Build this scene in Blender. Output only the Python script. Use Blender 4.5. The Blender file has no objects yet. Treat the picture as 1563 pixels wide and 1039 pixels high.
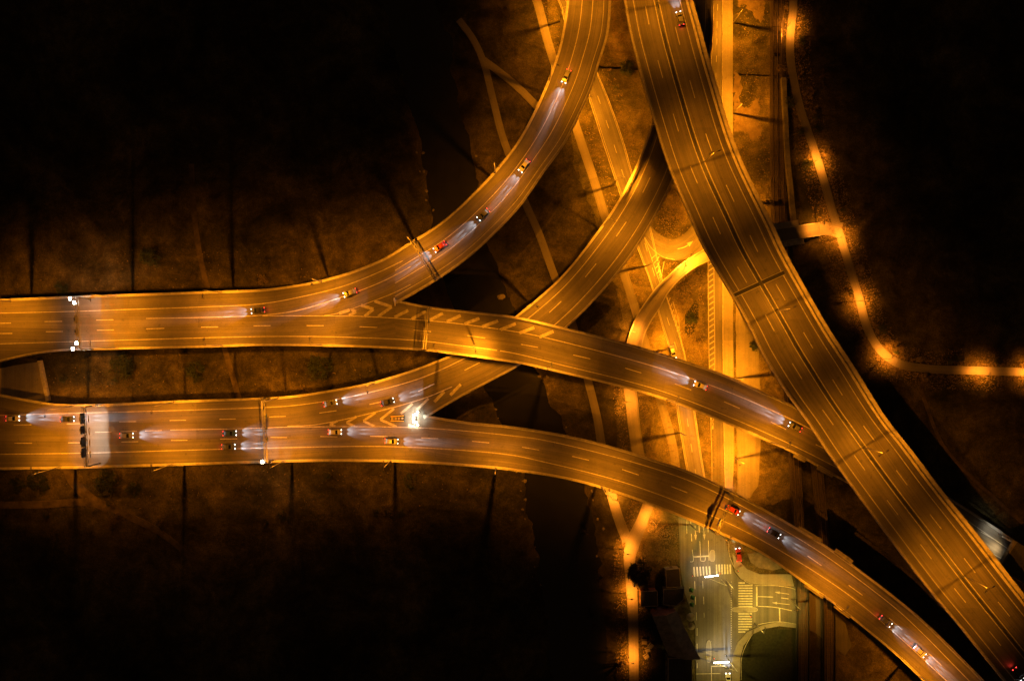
import bpy, bmesh, math, random
from mathutils import Vector, Matrix
random.seed(7)
S = bpy.context.scene
COL = S.collection
H = 240.0      # flying height of the camera in metres
G = 0.229      # metres per photo pixel on the ground
CX, CY = 781.5, 519.5

def P(x, y, z=0.0):
    k = G * (H - z) / H
    return Vector(((x - CX) * k, (CY - y) * k, z))

# ------------------------------------------------------------------ materials
def mat(name, col, rough=.8, metal=0., scale=None, amt=.3, bump=0., spec=.3, emit=None, es=0., detail=6):
    m = bpy.data.materials.new(name); m.use_nodes = True
    nt = m.node_tree; b = nt.nodes['Principled BSDF']
    b.inputs['Base Color'].default_value = (*col, 1)
    b.inputs['Roughness'].default_value = rough
    b.inputs['Metallic'].default_value = metal
    b.inputs['Specular IOR Level'].default_value = spec
    if emit:
        b.inputs['Emission Color'].default_value = (*emit, 1)
        b.inputs['Emission Strength'].default_value = es
        m.cycles.emission_sampling = 'NONE'
    if scale:
        tc = nt.nodes.new('ShaderNodeTexCoord')
        n = nt.nodes.new('ShaderNodeTexNoise'); n.inputs['Scale'].default_value = scale
        n.inputs['Detail'].default_value = detail; n.inputs['Roughness'].default_value = .65
        nt.links.new(tc.outputs['Object'], n.inputs['Vector'])
        r = nt.nodes.new('ShaderNodeMapRange')
        r.inputs['From Min'].default_value = .3; r.inputs['From Max'].default_value = .7
        r.inputs['To Min'].default_value = 1 - amt; r.inputs['To Max'].default_value = 1 + amt
        nt.links.new(n.outputs['Fac'], r.inputs['Value'])
        mx = nt.nodes.new('ShaderNodeVectorMath'); mx.operation = 'SCALE'
        mx.inputs[0].default_value = col
        nt.links.new(r.outputs[0], mx.inputs['Scale'])
        nt.links.new(mx.outputs[0], b.inputs['Base Color'])
        if bump:
            bp = nt.nodes.new('ShaderNodeBump'); bp.inputs['Strength'].default_value = bump
            bp.inputs['Distance'].default_value = .1
            nt.links.new(n.outputs['Fac'], bp.inputs['Height']); nt.links.new(bp.outputs[0], b.inputs['Normal'])
    return m

def asphalt(name, col, streak=.35, patch=.3):
    """worn asphalt: long streaks of tyre wear follow the road through its UVs (metres along, metres across)"""
    m = bpy.data.materials.new(name); m.use_nodes = True
    nt = m.node_tree; L = nt.links; b = nt.nodes['Principled BSDF']
    b.inputs['Specular IOR Level'].default_value = .35
    uv = nt.nodes.new('ShaderNodeUVMap'); uv.uv_map = 'UVMap'
    def noise(vec, sc, scl, det=4, rg=.6):
        mp = nt.nodes.new('ShaderNodeMapping'); mp.inputs['Scale'].default_value = scl
        L.new(vec, mp.inputs['Vector'])
        n = nt.nodes.new('ShaderNodeTexNoise'); n.inputs['Scale'].default_value = sc
        n.inputs['Detail'].default_value = det; n.inputs['Roughness'].default_value = rg
        L.new(mp.outputs[0], n.inputs['Vector']); return n.outputs['Fac']
    def rng(v, a, c, f0=.3, f1=.7):
        r = nt.nodes.new('ShaderNodeMapRange'); L.new(v, r.inputs['Value'])
        r.inputs['From Min'].default_value = f0; r.inputs['From Max'].default_value = f1
        r.inputs['To Min'].default_value = a; r.inputs['To Max'].default_value = c; return r.outputs[0]
    def mul(a, c):
        q = nt.nodes.new('ShaderNodeMath'); q.operation = 'MULTIPLY'; L.new(a, q.inputs[0]); L.new(c, q.inputs[1]); return q.outputs[0]
    tc = nt.nodes.new('ShaderNodeTexCoord')
    s1 = rng(noise(uv.outputs[0], 1, (.006, .55, 1), 5, .7), 1 - streak, 1 + streak)
    s2 = rng(noise(uv.outputs[0], 1, (.03, 2.2, 1), 3, .6), 1 - streak * .45, 1 + streak * .45)
    p1 = rng(noise(tc.outputs['Object'], .09, (1, 1, 1), 5, .6), 1 - patch, 1 + patch)
    f = rng(noise(tc.outputs['Object'], 3.0, (1, 1, 1), 6, .8), .8, 1.2)
    mp = nt.nodes.new('ShaderNodeVectorMath'); mp.operation = 'SNAP'; mp.inputs[1].default_value = (23, 3.7, 1); L.new(uv.outputs[0], mp.inputs[0])
    wn = nt.nodes.new('ShaderNodeTexWhiteNoise'); wn.noise_dimensions = '2D'; L.new(mp.outputs[0], wn.inputs['Vector'])
    st = rng(noise(tc.outputs['Object'], .55, (1, 1, 1), 3, .7), 1, .72, .62, .7)
    v = mul(mul(mul(s1, s2), mul(p1, f)), mul(rng(wn.outputs['Value'], .87, 1.1, 0, 1), st))
    mx = nt.nodes.new('ShaderNodeVectorMath'); mx.operation = 'SCALE'; mx.inputs[0].default_value = col
    L.new(v, mx.inputs['Scale']); L.new(mx.outputs[0], b.inputs['Base Color'])
    L.new(rng(s1, .75, .6, .7, 1.3), b.inputs['Roughness'])
    bp = nt.nodes.new('ShaderNodeBump'); bp.inputs['Strength'].default_value = .25; bp.inputs['Distance'].default_value = .02
    L.new(f, bp.inputs['Height']); L.new(bp.outputs[0], b.inputs['Normal'])
    return m

def grass_mat(nm='dry_grass_ground', kk=1.0):
    m = bpy.data.materials.new(nm); m.use_nodes = True
    nt = m.node_tree; L = nt.links; b = nt.nodes['Principled BSDF']
    b.inputs['Roughness'].default_value = .95; b.inputs['Specular IOR Level'].default_value = .05
    tc = nt.nodes.new('ShaderNodeTexCoord')
    def noise(sc, det, rg, dist=0.):
        n = nt.nodes.new('ShaderNodeTexNoise'); n.inputs['Scale'].default_value = sc
        n.inputs['Detail'].default_value = det; n.inputs['Roughness'].default_value = rg
        n.inputs['Distortion'].default_value = dist
        L.new(tc.outputs['Object'], n.inputs['Vector']); return n.outputs['Fac']
    def ramp(fac, stops):
        r = nt.nodes.new('ShaderNodeValToRGB'); L.new(fac, r.inputs['Fac'])
        e = r.color_ramp.elements
        e[0].position = stops[0][0]; e[0].color = (*stops[0][1], 1)
        e[1].position = stops[-1][0]; e[1].color = (*stops[-1][1], 1)
        for p, c in stops[1:-1]:
            q = e.new(p); q.color = (*c, 1)
        return r.outputs[0]
    big = ramp(noise(.03, 10, .66, .7), [(.32, (.022, .02, .009)), (.46, (.05, .04, .02)), (.56, (.085, .064, .034)), (.68, (.15, .11, .06))])
    mid = ramp(noise(.16, 9, .75, .4), [(.3, (.3, .3, .3)), (.5, (.95, .95, .95)), (.7, (1.8, 1.7, 1.5))])
    fin = ramp(noise(2.6, 5, .8), [(.3, (.5, .5, .5)), (.52, (1., 1., 1.)), (.72, (1.9, 1.8, 1.7))])
    def mulc(a, c):
        q = nt.nodes.new('ShaderNodeMix'); q.data_type = 'RGBA'; q.blend_type = 'MULTIPLY'
        q.clamp_result = False; q.inputs[0].default_value = 1
        L.new(a, q.inputs[6]); L.new(c, q.inputs[7]); return q.outputs[2]
    sc_ = nt.nodes.new('ShaderNodeVectorMath'); sc_.operation = 'MULTIPLY'; sc_.inputs[1].default_value = (kk * .95, kk * 1.08, kk)
    L.new(mulc(mulc(big, mid), fin), sc_.inputs[0]); L.new(sc_.outputs[0], b.inputs['Base Color'])
    bp = nt.nodes.new('ShaderNodeBump'); bp.inputs['Strength'].default_value = .9; bp.inputs['Distance'].default_value = .6
    L.new(noise(.9, 8, .75), bp.inputs['Height']); L.new(bp.outputs[0], b.inputs['Normal'])
    return m

M = {}
M['deck'] = asphalt('viaduct_asphalt', (.088, .08, .072), .32, .24)
M['road'] = asphalt('street_asphalt', (.10, .094, .086), .3, .25)
M['path'] = asphalt('path_asphalt', (.15, .135, .12), .15, .2)
M['pave'] = asphalt('pavement_slabs', (.2, .185, .16), .12, .25)
M['grass'] = grass_mat(kk=.85)
M['sand'] = grass_mat('sandy_verge', 1.55)
M['conc'] = mat('weathered_concrete', (.33, .31, .28), .85, scale=.8, amt=.35, bump=.2)
M['pale'] = mat('pale_walkway_concrete', (.42, .39, .34), .85, scale=.6, amt=.3)
M['concd'] = mat('stained_concrete', (.15, .14, .125), .9, scale=.5, amt=.4, bump=.2)
M['paint'] = mat('road_paint', (.31, .295, .27), .6, scale=1.6, amt=.35)
M['paintj'] = mat('lighter_road_paint', (.4, .39, .34), .6, scale=1.2, amt=.35)  # lighter tone of the road paint, for the junction markings
M['paintw'] = mat('worn_road_paint', (.27, .255, .23), .7, scale=1.2, amt=.4)
M['steel'] = mat('galvanised_steel', (.3, .3, .3), .45, .6, scale=2, amt=.2)
M['dark'] = mat('dark_painted_steel', (.03, .03, .03), .5, .3)
M['rubber'] = mat('dark_rubber', (.02, .02, .02), .8)
M['water'] = mat('river_water', (.012, .012, .009), .18, scale=.25, amt=.2, bump=.15, spec=.5)
M['rock'] = mat('bank_rock', (.15, .13, .105), .9, scale=1.2, amt=.4, bump=.5)
M['ballast'] = mat('track_ballast', (.055, .045, .038), .95, scale=3, amt=.5, bump=.6)
M['rail'] = mat('rail_steel', (.3, .25, .2), .35, .8)
M['sleeper'] = mat('sleeper_wood', (.07, .05, .04), .9)
M['tyre'] = mat('tyre_rubber', (.02, .02, .02), .85)
M['glass'] = mat('car_glass', (.01, .012, .015), .08, spec=.6)
M['roofd'] = mat('dark_roofing', (.05, .05, .05), .8, scale=1.2, amt=.3)
M['tin'] = mat('corrugated_tin', (.24, .21, .18), .6, .1, scale=.6, amt=.4)
M['brick'] = mat('red_plaster', (.2, .09, .06), .9, scale=.7, amt=.35)
M['bark'] = mat('bark', (.07, .05, .035), .95)
M['leaf'] = mat('dark_leaf', (.035, .05, .018), .8, scale=1.0, amt=.5)
M['drygrass'] = mat('dry_stems', (.17, .13, .07), .9, scale=.2, amt=.5)
M['green'] = mat('green_canvas', (.02, .09, .035), .8)
M['beige'] = mat('beige_canvas', (.3, .27, .2), .85)
M['signb'] = mat('sign_back_steel', (.1, .1, .1), .5, .4)
M['signf'] = mat('sign_face_blue', (.02, .06, .22), .5)
M['yel'] = mat('yellow_plastic', (.7, .45, .05), .5)
M['white'] = mat('white_panel', (.75, .75, .72), .5)
M['dirt'] = mat('bare_dirt', (.13, .1, .062), .95, scale=.5, amt=.35, bump=.3)
M['dirtd'] = mat('trodden_earth', (.075, .058, .036), .95, scale=.3, amt=.6, bump=.3)
M['turf'] = mat('darker_turf', (.02, .021, .01), .95, scale=1.2, amt=.5, bump=.5)
M['lamp_a'] = mat('amber_lamp_glass', (.8, .6, .3), .3, emit=(1, .62, .16), es=25)
M['lamp_w'] = mat('white_lamp_glass', (.8, .8, .8), .3, emit=(1, .93, .75), es=30)
M['head'] = mat('headlight_lens', (.9, .9, .9), .2, emit=(.9, .95, 1), es=6)
M['tail'] = mat('taillight_lens', (.5, .02, .02), .3, emit=(1, .04, .03), es=5)
M['plate'] = mat('number_plate', (.6, .6, .6), .5)
for n, c in dict(silver=(.2, .205, .21), white=(.38, .38, .37), black=(.02, .02, .022), grey=(.12, .125, .13), blue=(.03, .06, .18), red=(.3, .03, .02)).items():
    m = mat(n + '_car_paint', c, .3, .3 if n in ('silver', 'grey') else 0); m.node_tree.nodes['Principled BSDF'].inputs['Coat Weight'].default_value = .6
    M['car_' + n] = m

# ------------------------------------------------------------------ helpers
class MB:
    def __init__(s): s.v = []; s.f = []; s.uv = []
    def add(s, vs, fs, uvs=None):
        o = len(s.v); s.v += [tuple(v) for v in vs]
        for i, f in enumerate(fs):
            s.f.append([o + k for k in f])
            s.uv.append([uvs[k] for k in f] if uvs else [(vs[k][0], vs[k][1]) for k in f])
    def box(s, c, d, rz=0., ax=None):
        """box centre c, dimensions d, turned about z"""
        cs, sn = math.cos(rz), math.sin(rz); vs = []
        for sx in (-.5, .5):
            for sy in (-.5, .5):
                for sz in (-.5, .5):
                    x, y = sx * d[0], sy * d[1]
                    vs.append((c[0] + x * cs - y * sn, c[1] + x * sn + y * cs, c[2] + sz * d[2]))
        s.add(vs, [(0, 1, 3, 2), (4, 6, 7, 5), (0, 4, 5, 1), (2, 3, 7, 6), (0, 2, 6, 4), (1, 5, 7, 3)])
    def tube(s, a, b, r0, r1=None, n=8):
        a = Vector(a); b = Vector(b); r1 = r0 if r1 is None else r1
        d = (b - a).normalized(); u = d.orthogonal().normalized(); w = d.cross(u); vs = []
        for q, r in ((a, r0), (b, r1)):
            for i in range(n):
                t = 2 * math.pi * i / n; vs.append(q + (u * math.cos(t) + w * math.sin(t)) * r)
        fs = [(i, (i + 1) % n, n + (i + 1) % n, n + i) for i in range(n)] + [tuple(range(n))[::-1], tuple(range(n, 2 * n))]
        s.add(vs, fs)
    def slab(s, A, B, thick=.3, drop_only=False, widths=None):
        """road slab between two world polylines; UV in metres"""
        n = len(A); vs = []; uv = []; u = 0
        for i in range(n):
            if i: u += ((A[i] + B[i]) / 2 - (A[i-1] + B[i-1]) / 2).length
            w = (A[i] - B[i]).length
            vs += [A[i], B[i], A[i] - Vector((0, 0, thick)), B[i] - Vector((0, 0, thick))]
            uv += [(u, 0), (u, w), (u, -.3), (u, w + .3)]
        fs = []
        for i in range(n - 1):
            a = 4 * i; b = a + 4
            fs += [(a, b, b + 1, a + 1), (a + 2, a + 3, b + 3, b + 2), (a, a + 2, b + 2, b), (a + 1, b + 1, b + 3, a + 3)]
        fs += [(0, 1, 3, 2), (4 * n - 4, 4 * n - 2, 4 * n - 1, 4 * n - 3)]
        s.add(vs, fs, uv)
    def sheet(s, A, B):
        n = len(A); vs = []; 
        for i in range(n): vs += [A[i], B[i]]
        s.add(vs, [(2 * i, 2 * i + 2, 2 * i + 3, 2 * i + 1) for i in range(n - 1)])
    def sweep(s, pts, prof):
        """closed profile [(side, up)] carried along a world polyline"""
        n = len(pts); m = len(prof); vs = []
        for i in range(n):
            d = (pts[min(i + 1, n - 1)] - pts[max(i - 1, 0)]); d.z = 0
            if d.length < 1e-6: d = Vector((1, 0, 0))
            d.normalize(); nr = Vector((-d.y, d.x, 0))
            for a, b in prof: vs.append(pts[i] + nr * a + Vector((0, 0, b)))
        fs = []
        for i in range(n - 1):
            for k in range(m):
                a = i * m + k; b = i * m + (k + 1) % m
                fs.append((a, b, b + m, a + m))
        fs += [tuple(range(m))[::-1], tuple(range((n - 1) * m, n * m))]
        s.add(vs, fs)
    def line(s, pts, w, lift):
        """flat painted line along a world polyline"""
        n = len(pts); A = []; B = []
        for i in range(n):
            d = (pts[min(i + 1, n - 1)] - pts[max(i - 1, 0)]); d.z = 0
            d.normalize(); nr = Vector((-d.y, d.x, 0)) * w / 2; z = Vector((0, 0, lift))
            A.append(pts[i] + nr + z); B.append(pts[i] - nr + z)
        s.sheet(B, A)
    def build(s, name, m, parent=None, smooth=False, origin=None):
        me = bpy.data.meshes.new(name); o0 = Vector(origin) if origin is not None else Vector((0, 0, 0))
        me.from_pydata([tuple(Vector(v) - o0) for v in s.v], [], s.f)
        ul = me.uv_layers.new(name='UVMap'); k = 0
        flat = [c for f in s.uv for c in f]
        for k, c in enumerate(flat): ul.data[k].uv = (c[0], c[1])
        me.materials.append(M[m] if isinstance(m, str) else m)
        bm = bmesh.new(); bm.from_mesh(me); bmesh.ops.recalc_face_normals(bm, faces=bm.faces); bm.to_mesh(me); bm.free()
        if smooth:
            for p in me.polygons: p.use_smooth = True
        ob = bpy.data.objects.new(name, me); COL.objects.link(ob); ob.location = o0
        if parent: ob.parent = parent
        return ob

def tag(o, label=None, cat=None, group=None, kind=None):
    if label: o['label'] = label
    if cat: o['category'] = cat
    if group: o['group'] = group
    if kind: o['kind'] = kind
    return o
def empty(name, loc=(0, 0, 0), rz=0.):
    o = bpy.data.objects.new(name, None); COL.objects.link(o); o.location = loc; o.rotation_euler = (0, 0, rz)
    o.empty_display_size = .5
    return o
def copy_tree(o, parent=None):
    c = o.copy(); COL.objects.link(c)
    if parent: c.parent = parent
    for ch in list(o.children): copy_tree(ch, c)
    return c

def curve(pts, n):
    """Catmull-Rom through pts, resampled to n equal steps (pixels)"""
    pts = [Vector(p) for p in pts]
    if len(pts) == 2:
        return [pts[0].lerp(pts[1], i / (n - 1)) for i in range(n)]
    e = [2 * pts[0] - pts[1]] + pts + [2 * pts[-1] - pts[-2]]
    fine = []
    for i in range(1, len(e) - 2):
        p0, p1, p2, p3 = e[i-1], e[i], e[i+1], e[i+2]
        t0 = 0; t1 = t0 + max((p1 - p0).length, 1e-6) ** .5; t2 = t1 + max((p2 - p1).length, 1e-6) ** .5; t3 = t2 + max((p3 - p2).length, 1e-6) ** .5
        for k in range(16):
            t = t1 + (t2 - t1) * k / 16
            A1 = p0 * ((t1 - t) / (t1 - t0)) + p1 * ((t - t0) / (t1 - t0))
            A2 = p1 * ((t2 - t) / (t2 - t1)) + p2 * ((t - t1) / (t2 - t1))
            A3 = p2 * ((t3 - t) / (t3 - t2)) + p3 * ((t - t2) / (t3 - t2))
            B1 = A1 * ((t2 - t) / (t2 - t0)) + A2 * ((t - t0) / (t2 - t0))
            B2 = A2 * ((t3 - t) / (t3 - t1)) + A3 * ((t - t1) / (t3 - t1))
            fine.append(B1 * ((t2 - t) / (t2 - t1)) + B2 * ((t - t1) / (t2 - t1)))
    fine.append(pts[-1])
    d = [0]
    for a, b in zip(fine, fine[1:]): d.append(d[-1] + (b - a).length)
    out = []; j = 0
    for i in range(n):
        t = d[-1] * i / (n - 1)
        while j < len(d) - 2 and d[j + 1] < t: j += 1
        f = (t - d[j]) / max(d[j + 1] - d[j], 1e-9)
        out.append(fine[j].lerp(fine[j + 1], min(max(f, 0), 1)))
    return out
def interp(tab, x):
    if x <= tab[0][0]: return tab[0][1]
    for (a, za), (b, zb) in zip(tab, tab[1:]):
        if x <= b:
            t = (x - a) / (b - a); return za + (zb - za) * t
    return tab[-1][1]

class Rib:
    """a road traced by its two edges; z from a table over the pixel column, or over the station t"""
    def __init__(s, L, R, z, n=160, by='x'):
        s.n = n; s.L = curve(L, n); s.R = curve(R, n); s.z = z; s.by = by
    def zz(s, p, i): return interp(s.z, p.x if s.by == 'x' else i / (s.n - 1))
    def px(s, f): return [a.lerp(b, f) for a, b in zip(s.L, s.R)]
    def w(s, f, dz=0.):
        return [P(p.x, p.y, s.zz(p, i)) + Vector((0, 0, dz)) for i, p in enumerate(s.px(f))]
    def at(s, f, x, y):
        """station nearest to a pixel"""
        ps = s.px(f); i = min(range(s.n), key=lambda k: (ps[k] - Vector((x, y))).length)
        return i
    def surf(s, mb, thick=.35, f0=0., f1=1.): mb.slab(s.w(f0), s.w(f1), thick)
    def solid(s, mb, f, w=.28, lift=.025, i0=0, i1=None):
        mb.line(s.w(f)[i0:i1], w, lift)
    def dash(s, mb, f, start, on=6., per=18., w=.28, lift=.025, i0=0, i1=None):
        pts = s.w(f)[i0:i1]; d = [0]
        for a, b in zip(pts, pts[1:]): d.append(d[-1] + (b - a).length)
        q = P(start[0], start[1], pts[0].z)
        k = min(range(len(pts)), key=lambda i: (pts[i].xy - q.xy).length)
        # refine phase
        ph = d[k] + ((q - pts[k]).xy.dot((pts[min(k + 1, len(pts) - 1)] - pts[max(k - 1, 0)]).xy.normalized()))
        t = ph % per - per
        while t < d[-1]:
            dash_run(mb, pts, d, t, t + on, w, lift); t += per
def dash_run(mb, pts, d, t0, t1, w, lift):
    t0 = max(t0, 0); t1 = min(t1, d[-1])
    if t1 - t0 < .3: return
    seg = []
    def at(t):
        for i in range(len(d) - 1):
            if d[i + 1] >= t: return pts[i].lerp(pts[i + 1], (t - d[i]) / max(d[i + 1] - d[i], 1e-9))
        return pts[-1].copy()
    k = max(2, int((t1 - t0) / 2))
    for j in range(k + 1): seg.append(at(t0 + (t1 - t0) * j / k))
    mb.line(seg, w, lift)
def pxline(mb, pts, zt, w=.28, lift=.025, n=None):
    n = n or max(4, len(pts) * 8)
    c = curve(pts, n); mb.line([P(p.x, p.y, interp(zt, p.x)) for p in c], w, lift)

# heights of the decks over the pixel column
ZU = [(-20, 10), (560, 10.2), (760, 13.2), (1000, 12.6), (1230, 9.6), (1560, 3.5)]      # upper viaduct and its branch to the right
ZR1 = [(-20, 10), (560, 10.2), (950, 13)]
ZD = [(-20, 8), (600, 8), (1100, 10.5), (1520, 9.5)]
ZR2 = [(-20, 8), (600, 8), (700, 6.5), (800, 6.2), (1090, 8.2)]
ZM = [(-20, 17), (2000, 17)]

R1L = [(-12, 460.5), (0, 460), (136, 454.5), (205, 452), (307, 448.5), (400, 445), (431, 441.5), (482, 433), (534, 419), (585, 399), (631, 371), (667, 349), (700, 322), (751, 271), (792, 220), (820, 169), (840, 123), (856, 77), (864, 38), (869, 0), (870, -14)]
R1R = [(-12, 483), (0, 483), (136, 484), (307, 482), (400, 481), (500, 479), (560, 470), (603, 455), (665, 425), (713, 391), (746, 361), (790, 315), (828, 261), (859, 218), (889, 159), (902, 128), (912, 95), (925, 51), (929, 0), (929, -14)]
BL = [(-12, 483), (0, 483), (136, 484), (307, 482), (400, 481), (500, 479), (560, 470), (602, 466), (657, 471.5), (713, 478), (784, 486), (854, 501.5), (956, 527), (1033, 550), (1100, 573), (1148, 594), (1220, 627), (1330, 690), (1447, 762), (1496, 793), (1549, 829)]
BR = [(-12, 551), (0, 549), (51, 538), (102, 532), (143, 531), (307, 527), (400, 524.5), (482, 525), (559, 527), (649, 532), (705, 539), (795, 552), (841, 562), (930, 583), (1007, 604), (1097, 638), (1174, 671), (1215, 690), (1289, 731), (1420, 800), (1529, 862)]
# shared dividing line must be identical for both ribbons: split them at the nose
NOSE_U = (603, 461)
DIVU = [(-12, 483), (136, 484.5), (307, 483), (400, 482), (500, 478), (560, 469), NOSE_U]
DIVD = [(-12, 656), (100, 656), (260, 655), (431, 649), (560, 640), (646, 636)]
R2L = [(-12, 603), (0, 605), (50, 614), (90, 619.5), (160, 619.5), (256, 615), (400, 610), (440, 607.5), (482, 602), (560, 588), (620, 571), (700, 540), (750, 513), (790, 484), (855, 428), (905, 368), (950, 302), (980, 240), (998, 190), (1030, 110), (1046, 40), (1048, -14)]
R2R = [(646, 627), (700, 604), (745, 580), (795, 552), (867, 494), (930, 428), (970, 375), (1005, 315), (1027, 268), (1060, 170), (1078, 100), (1084, 55), (1086, -14)]
DL = [(646, 645), (713, 647), (780, 653.5), (879, 670.5), (956, 691), (1002, 706), (1046, 720), (1100, 744.5), (1163, 778), (1253, 831), (1304, 867), (1368, 916), (1404, 946), (1498, 1039), (1510, 1052)]
DR = [(-12, 713.5), (0, 713), (133, 710.5), (256, 707), (400, 702.5), (482, 700.5), (597, 701), (687, 705.5), (780, 714), (879, 730.5), (982, 762.5), (1100, 811), (1163, 841), (1229, 887), (1276, 920), (1327, 961), (1368, 995), (1414, 1039), (1427, 1052)]
ML = [(948, -14), (952, 0), (961, 51), (974, 102), (994.5, 174), (1021, 258), (1046, 317), (1071, 373), (1097, 419), (1120, 457), (1145, 503), (1161, 536), (1199, 598), (1233, 645), (1258, 684), (1291, 731), (1337, 794), (1384, 857), (1419, 902), (1470, 963), (1532, 1039), (1543, 1052)]
MR = [(1054, -14), (1057, 0), (1069, 43), (1081, 87), (1099, 149), (1117, 207), (1134, 250), (1156, 296), (1179, 342), (1199, 385), (1232, 445), (1267, 505), (1302, 558), (1353, 639), (1388, 683), (1434, 744), (1496, 821), (1563, 907), (1660, 1030), (1680, 1052)]

def cut(pts, x0=None, x1=None):
    return [p for p in pts if (x0 is None or p[0] >= x0) and (x1 is None or p[0] <= x1)]

def girder(parent, rib, name='girder', depth=1.5, f0=.16, f1=.84, i0=0, i1=None):
    mb = MB(); A = rib.w(f0, -.36)[i0:i1]; B = rib.w(f1, -.36)[i0:i1]; mb.slab(A, B, depth); return mb.build(name, 'concd', parent)
def edge(parent, pts, side, w=.75, rail=True, tall=.16):
    """concrete edge beam with a steel guard rail, along a world polyline; side=+1 when the road lies on the left of the line"""
    mb = MB(); s = -side
    mb.sweep(pts, [(0, -.5), (0, tall), (s * w, tall), (s * w, -.5)]); mb.build('edge_beam', 'conc', parent)
    if rail:
        mb = MB()
        mb.sweep(pts, [(s * .02, .5), (s * .02, .76), (s * .14, .76), (s * .14, .5)])
        mb.sweep(pts, [(s * (w - .1), 1.0), (s * (w - .1), 1.1), (s * (w - .02), 1.1), (s * (w - .02), 1.0)])
        d = 0
        for a, b in zip(pts, pts[1:]):
            d += (b - a).length
            if d > 2.5:
                d = 0; dr = (b - a); dr.z = 0; dr.normalize(); nr = Vector((-dr.y, dr.x, 0))
                p = b + nr * s * .09
                mb.box((p.x, p.y, p.z + .5), (.1, .1, .75), math.atan2(dr.y, dr.x))
                p = b + nr * s * (w - .06)
                mb.box((p.x, p.y, p.z + .6), (.06, .06, .85), math.atan2(dr.y, dr.x))
        mb.build('guard_rail', 'steel', parent)
def piers(parent, rib, every, skip=(), w=1.6, f=(.5,)):
    pts = rib.w(.5); d = 0; nxt = every * .5
    for i, (a, b) in enumerate(zip(pts, pts[1:])):
        d += (b - a).length
        if d > nxt:
            nxt += every; dr = b - a; rz = math.atan2(dr.y, dr.x)
            q = rib.px(.5)[i]
            if any((q - Vector(s_[:2])).length < s_[2] for s_ in skip): continue
            for ff in f:
                mb = MB(); c = rib.w(ff)[i]; top = c.z - 1.6
                mb.box((c.x, c.y, (top - 3) / 2), (w * .7, w, top + 3), rz)
                mb.build('pier', 'concd', parent)

# ------------------------------------------------------------------ upper viaduct
UP = empty('forked_viaduct', P(603, 461, 0)); UP.location = (0, 0, 0)
tag(UP, 'upper left elevated highway that forks at a chevron nose into two curving branches', 'viaduct')
def join_cut(shared, own, n): return shared + own
r1a = Rib(cut(R1L, None, 600) + [(603, 389)], DIVU, ZU, 120)
r1b = Rib([(603, 389)] + cut(R1L, 620, None), [NOSE_U] + cut(R1R, 640, None)[0:], ZR1, 160)
r1b.z = [(603, 10.2 + 43 / 200 * 3 * 1.0), (760, 12.2), (950, 13)]
ZU2 = ZU
r1b.z = [(603, interp(ZU, 603)), (950, 13)]
ba = Rib(DIVU, cut(BR, None, 600) + [(604, 529)], ZU, 120)
bb = Rib([NOSE_U] + cut(BL, 650, None), [(604, 529)] + cut(BR, 640, None), ZU, 220)
mb = MB()
for r in (r1a, r1b, ba, bb): r.surf(mb)
# nose wedge
mb.build('road_surface', 'deck', UP)
for r in (r1b, bb): girder(UP, r)
mbg = MB(); mbg.slab(r1a.w(.3, -.36), ba.w(.8, -.36), 1.5); mbg.build('girder', 'concd', UP)
edge(UP, r1a.w(0) + r1b.w(0)[1:], -1)
edge(UP, ba.w(1) + bb.w(1)[1:], 1)
edge(UP, r1b.w(1), 1); edge(UP, bb.w(0), -1)
piers(UP, r1b, 38, [(890, 130, 60)]); piers(UP, bb, 40, [(800, 515, 60), (1040, 580, 45), (1230, 680, 50), (1110, 600, 30), (960, 560, 30)])
piers(UP, ba, 42)
# markings
mb = MB()
pxline(mb, [(-10, 478), (117, 475), (205, 472), (307, 468.5), (400, 463.5), (457, 453.5), (520, 438), (570, 419), (615, 398)], ZU)
r1b.solid(mb, .33, .22); r1b.solid(mb, .60, .22); r1b.solid(mb, .88, .16)
pxline(mb, [(223, 486), (307, 484.5), (400, 481), (457, 473), (534, 449), (585, 429), (627, 407)], ZU)
pxline(mb, [(400, 482), (495, 482), (559, 483), (649, 489), (700, 494), (780, 505), (823, 513), (956, 547), (1020, 566), (1122, 602), (1238, 655), (1330, 708), (1440, 770), (1540, 838)], ZU, n=120)
pxline(mb, [(495, 481.5), (516, 478), (569, 459.5), (600, 447.5), (627, 434)], ZU, .22)
pxline(mb, [(-10, 525), (115, 521), (205, 518.5), (400, 513.5), (508, 514), (636, 519.5), (700, 527), (780, 538), (854, 556), (956, 581), (1020, 600), (1148, 651), (1271, 710), (1400, 785), (1535, 855)], ZU, n=140)
for a, b in [((-8, 493.5), (17, 493)), ((68, 490.8), (95, 490.3)), ((147, 488.5), (173, 488)),
             ((-8, 509), (19, 508.7)), ((70, 506.2), (96, 505.8)), ((148, 503.9), (174, 503.5)), ((223, 501.9), (251, 501)), ((307, 499.2), (333, 498.7)),
             ((387, 497.2), (413, 497)), ((468, 496.8), (494, 497)), ((549, 498.6), (576, 499.6)), ((631.5, 503.6), (658, 506)), ((713.7, 512), (740.5, 516)),
             ((795, 525.3), (821, 530)), ((875, 541.5), (901, 547.5)), ((954, 561.5), (979, 569)), ((1030, 585.5), (1055, 595)), ((1105, 612.7), (1129, 623)), ((1176.7, 643.9), (1200, 655)), ((1245, 678), (1268, 689)), ((1497, 811), (1520, 824))]:
    pxline(mb, [a, b], ZU, .28)
mb.build('lane_markings', 'paint', UP)
mb = MB()
Z3 = lambda zx, zy: (380 + zx / 3.905, 350 + zy / 3.905)
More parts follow.
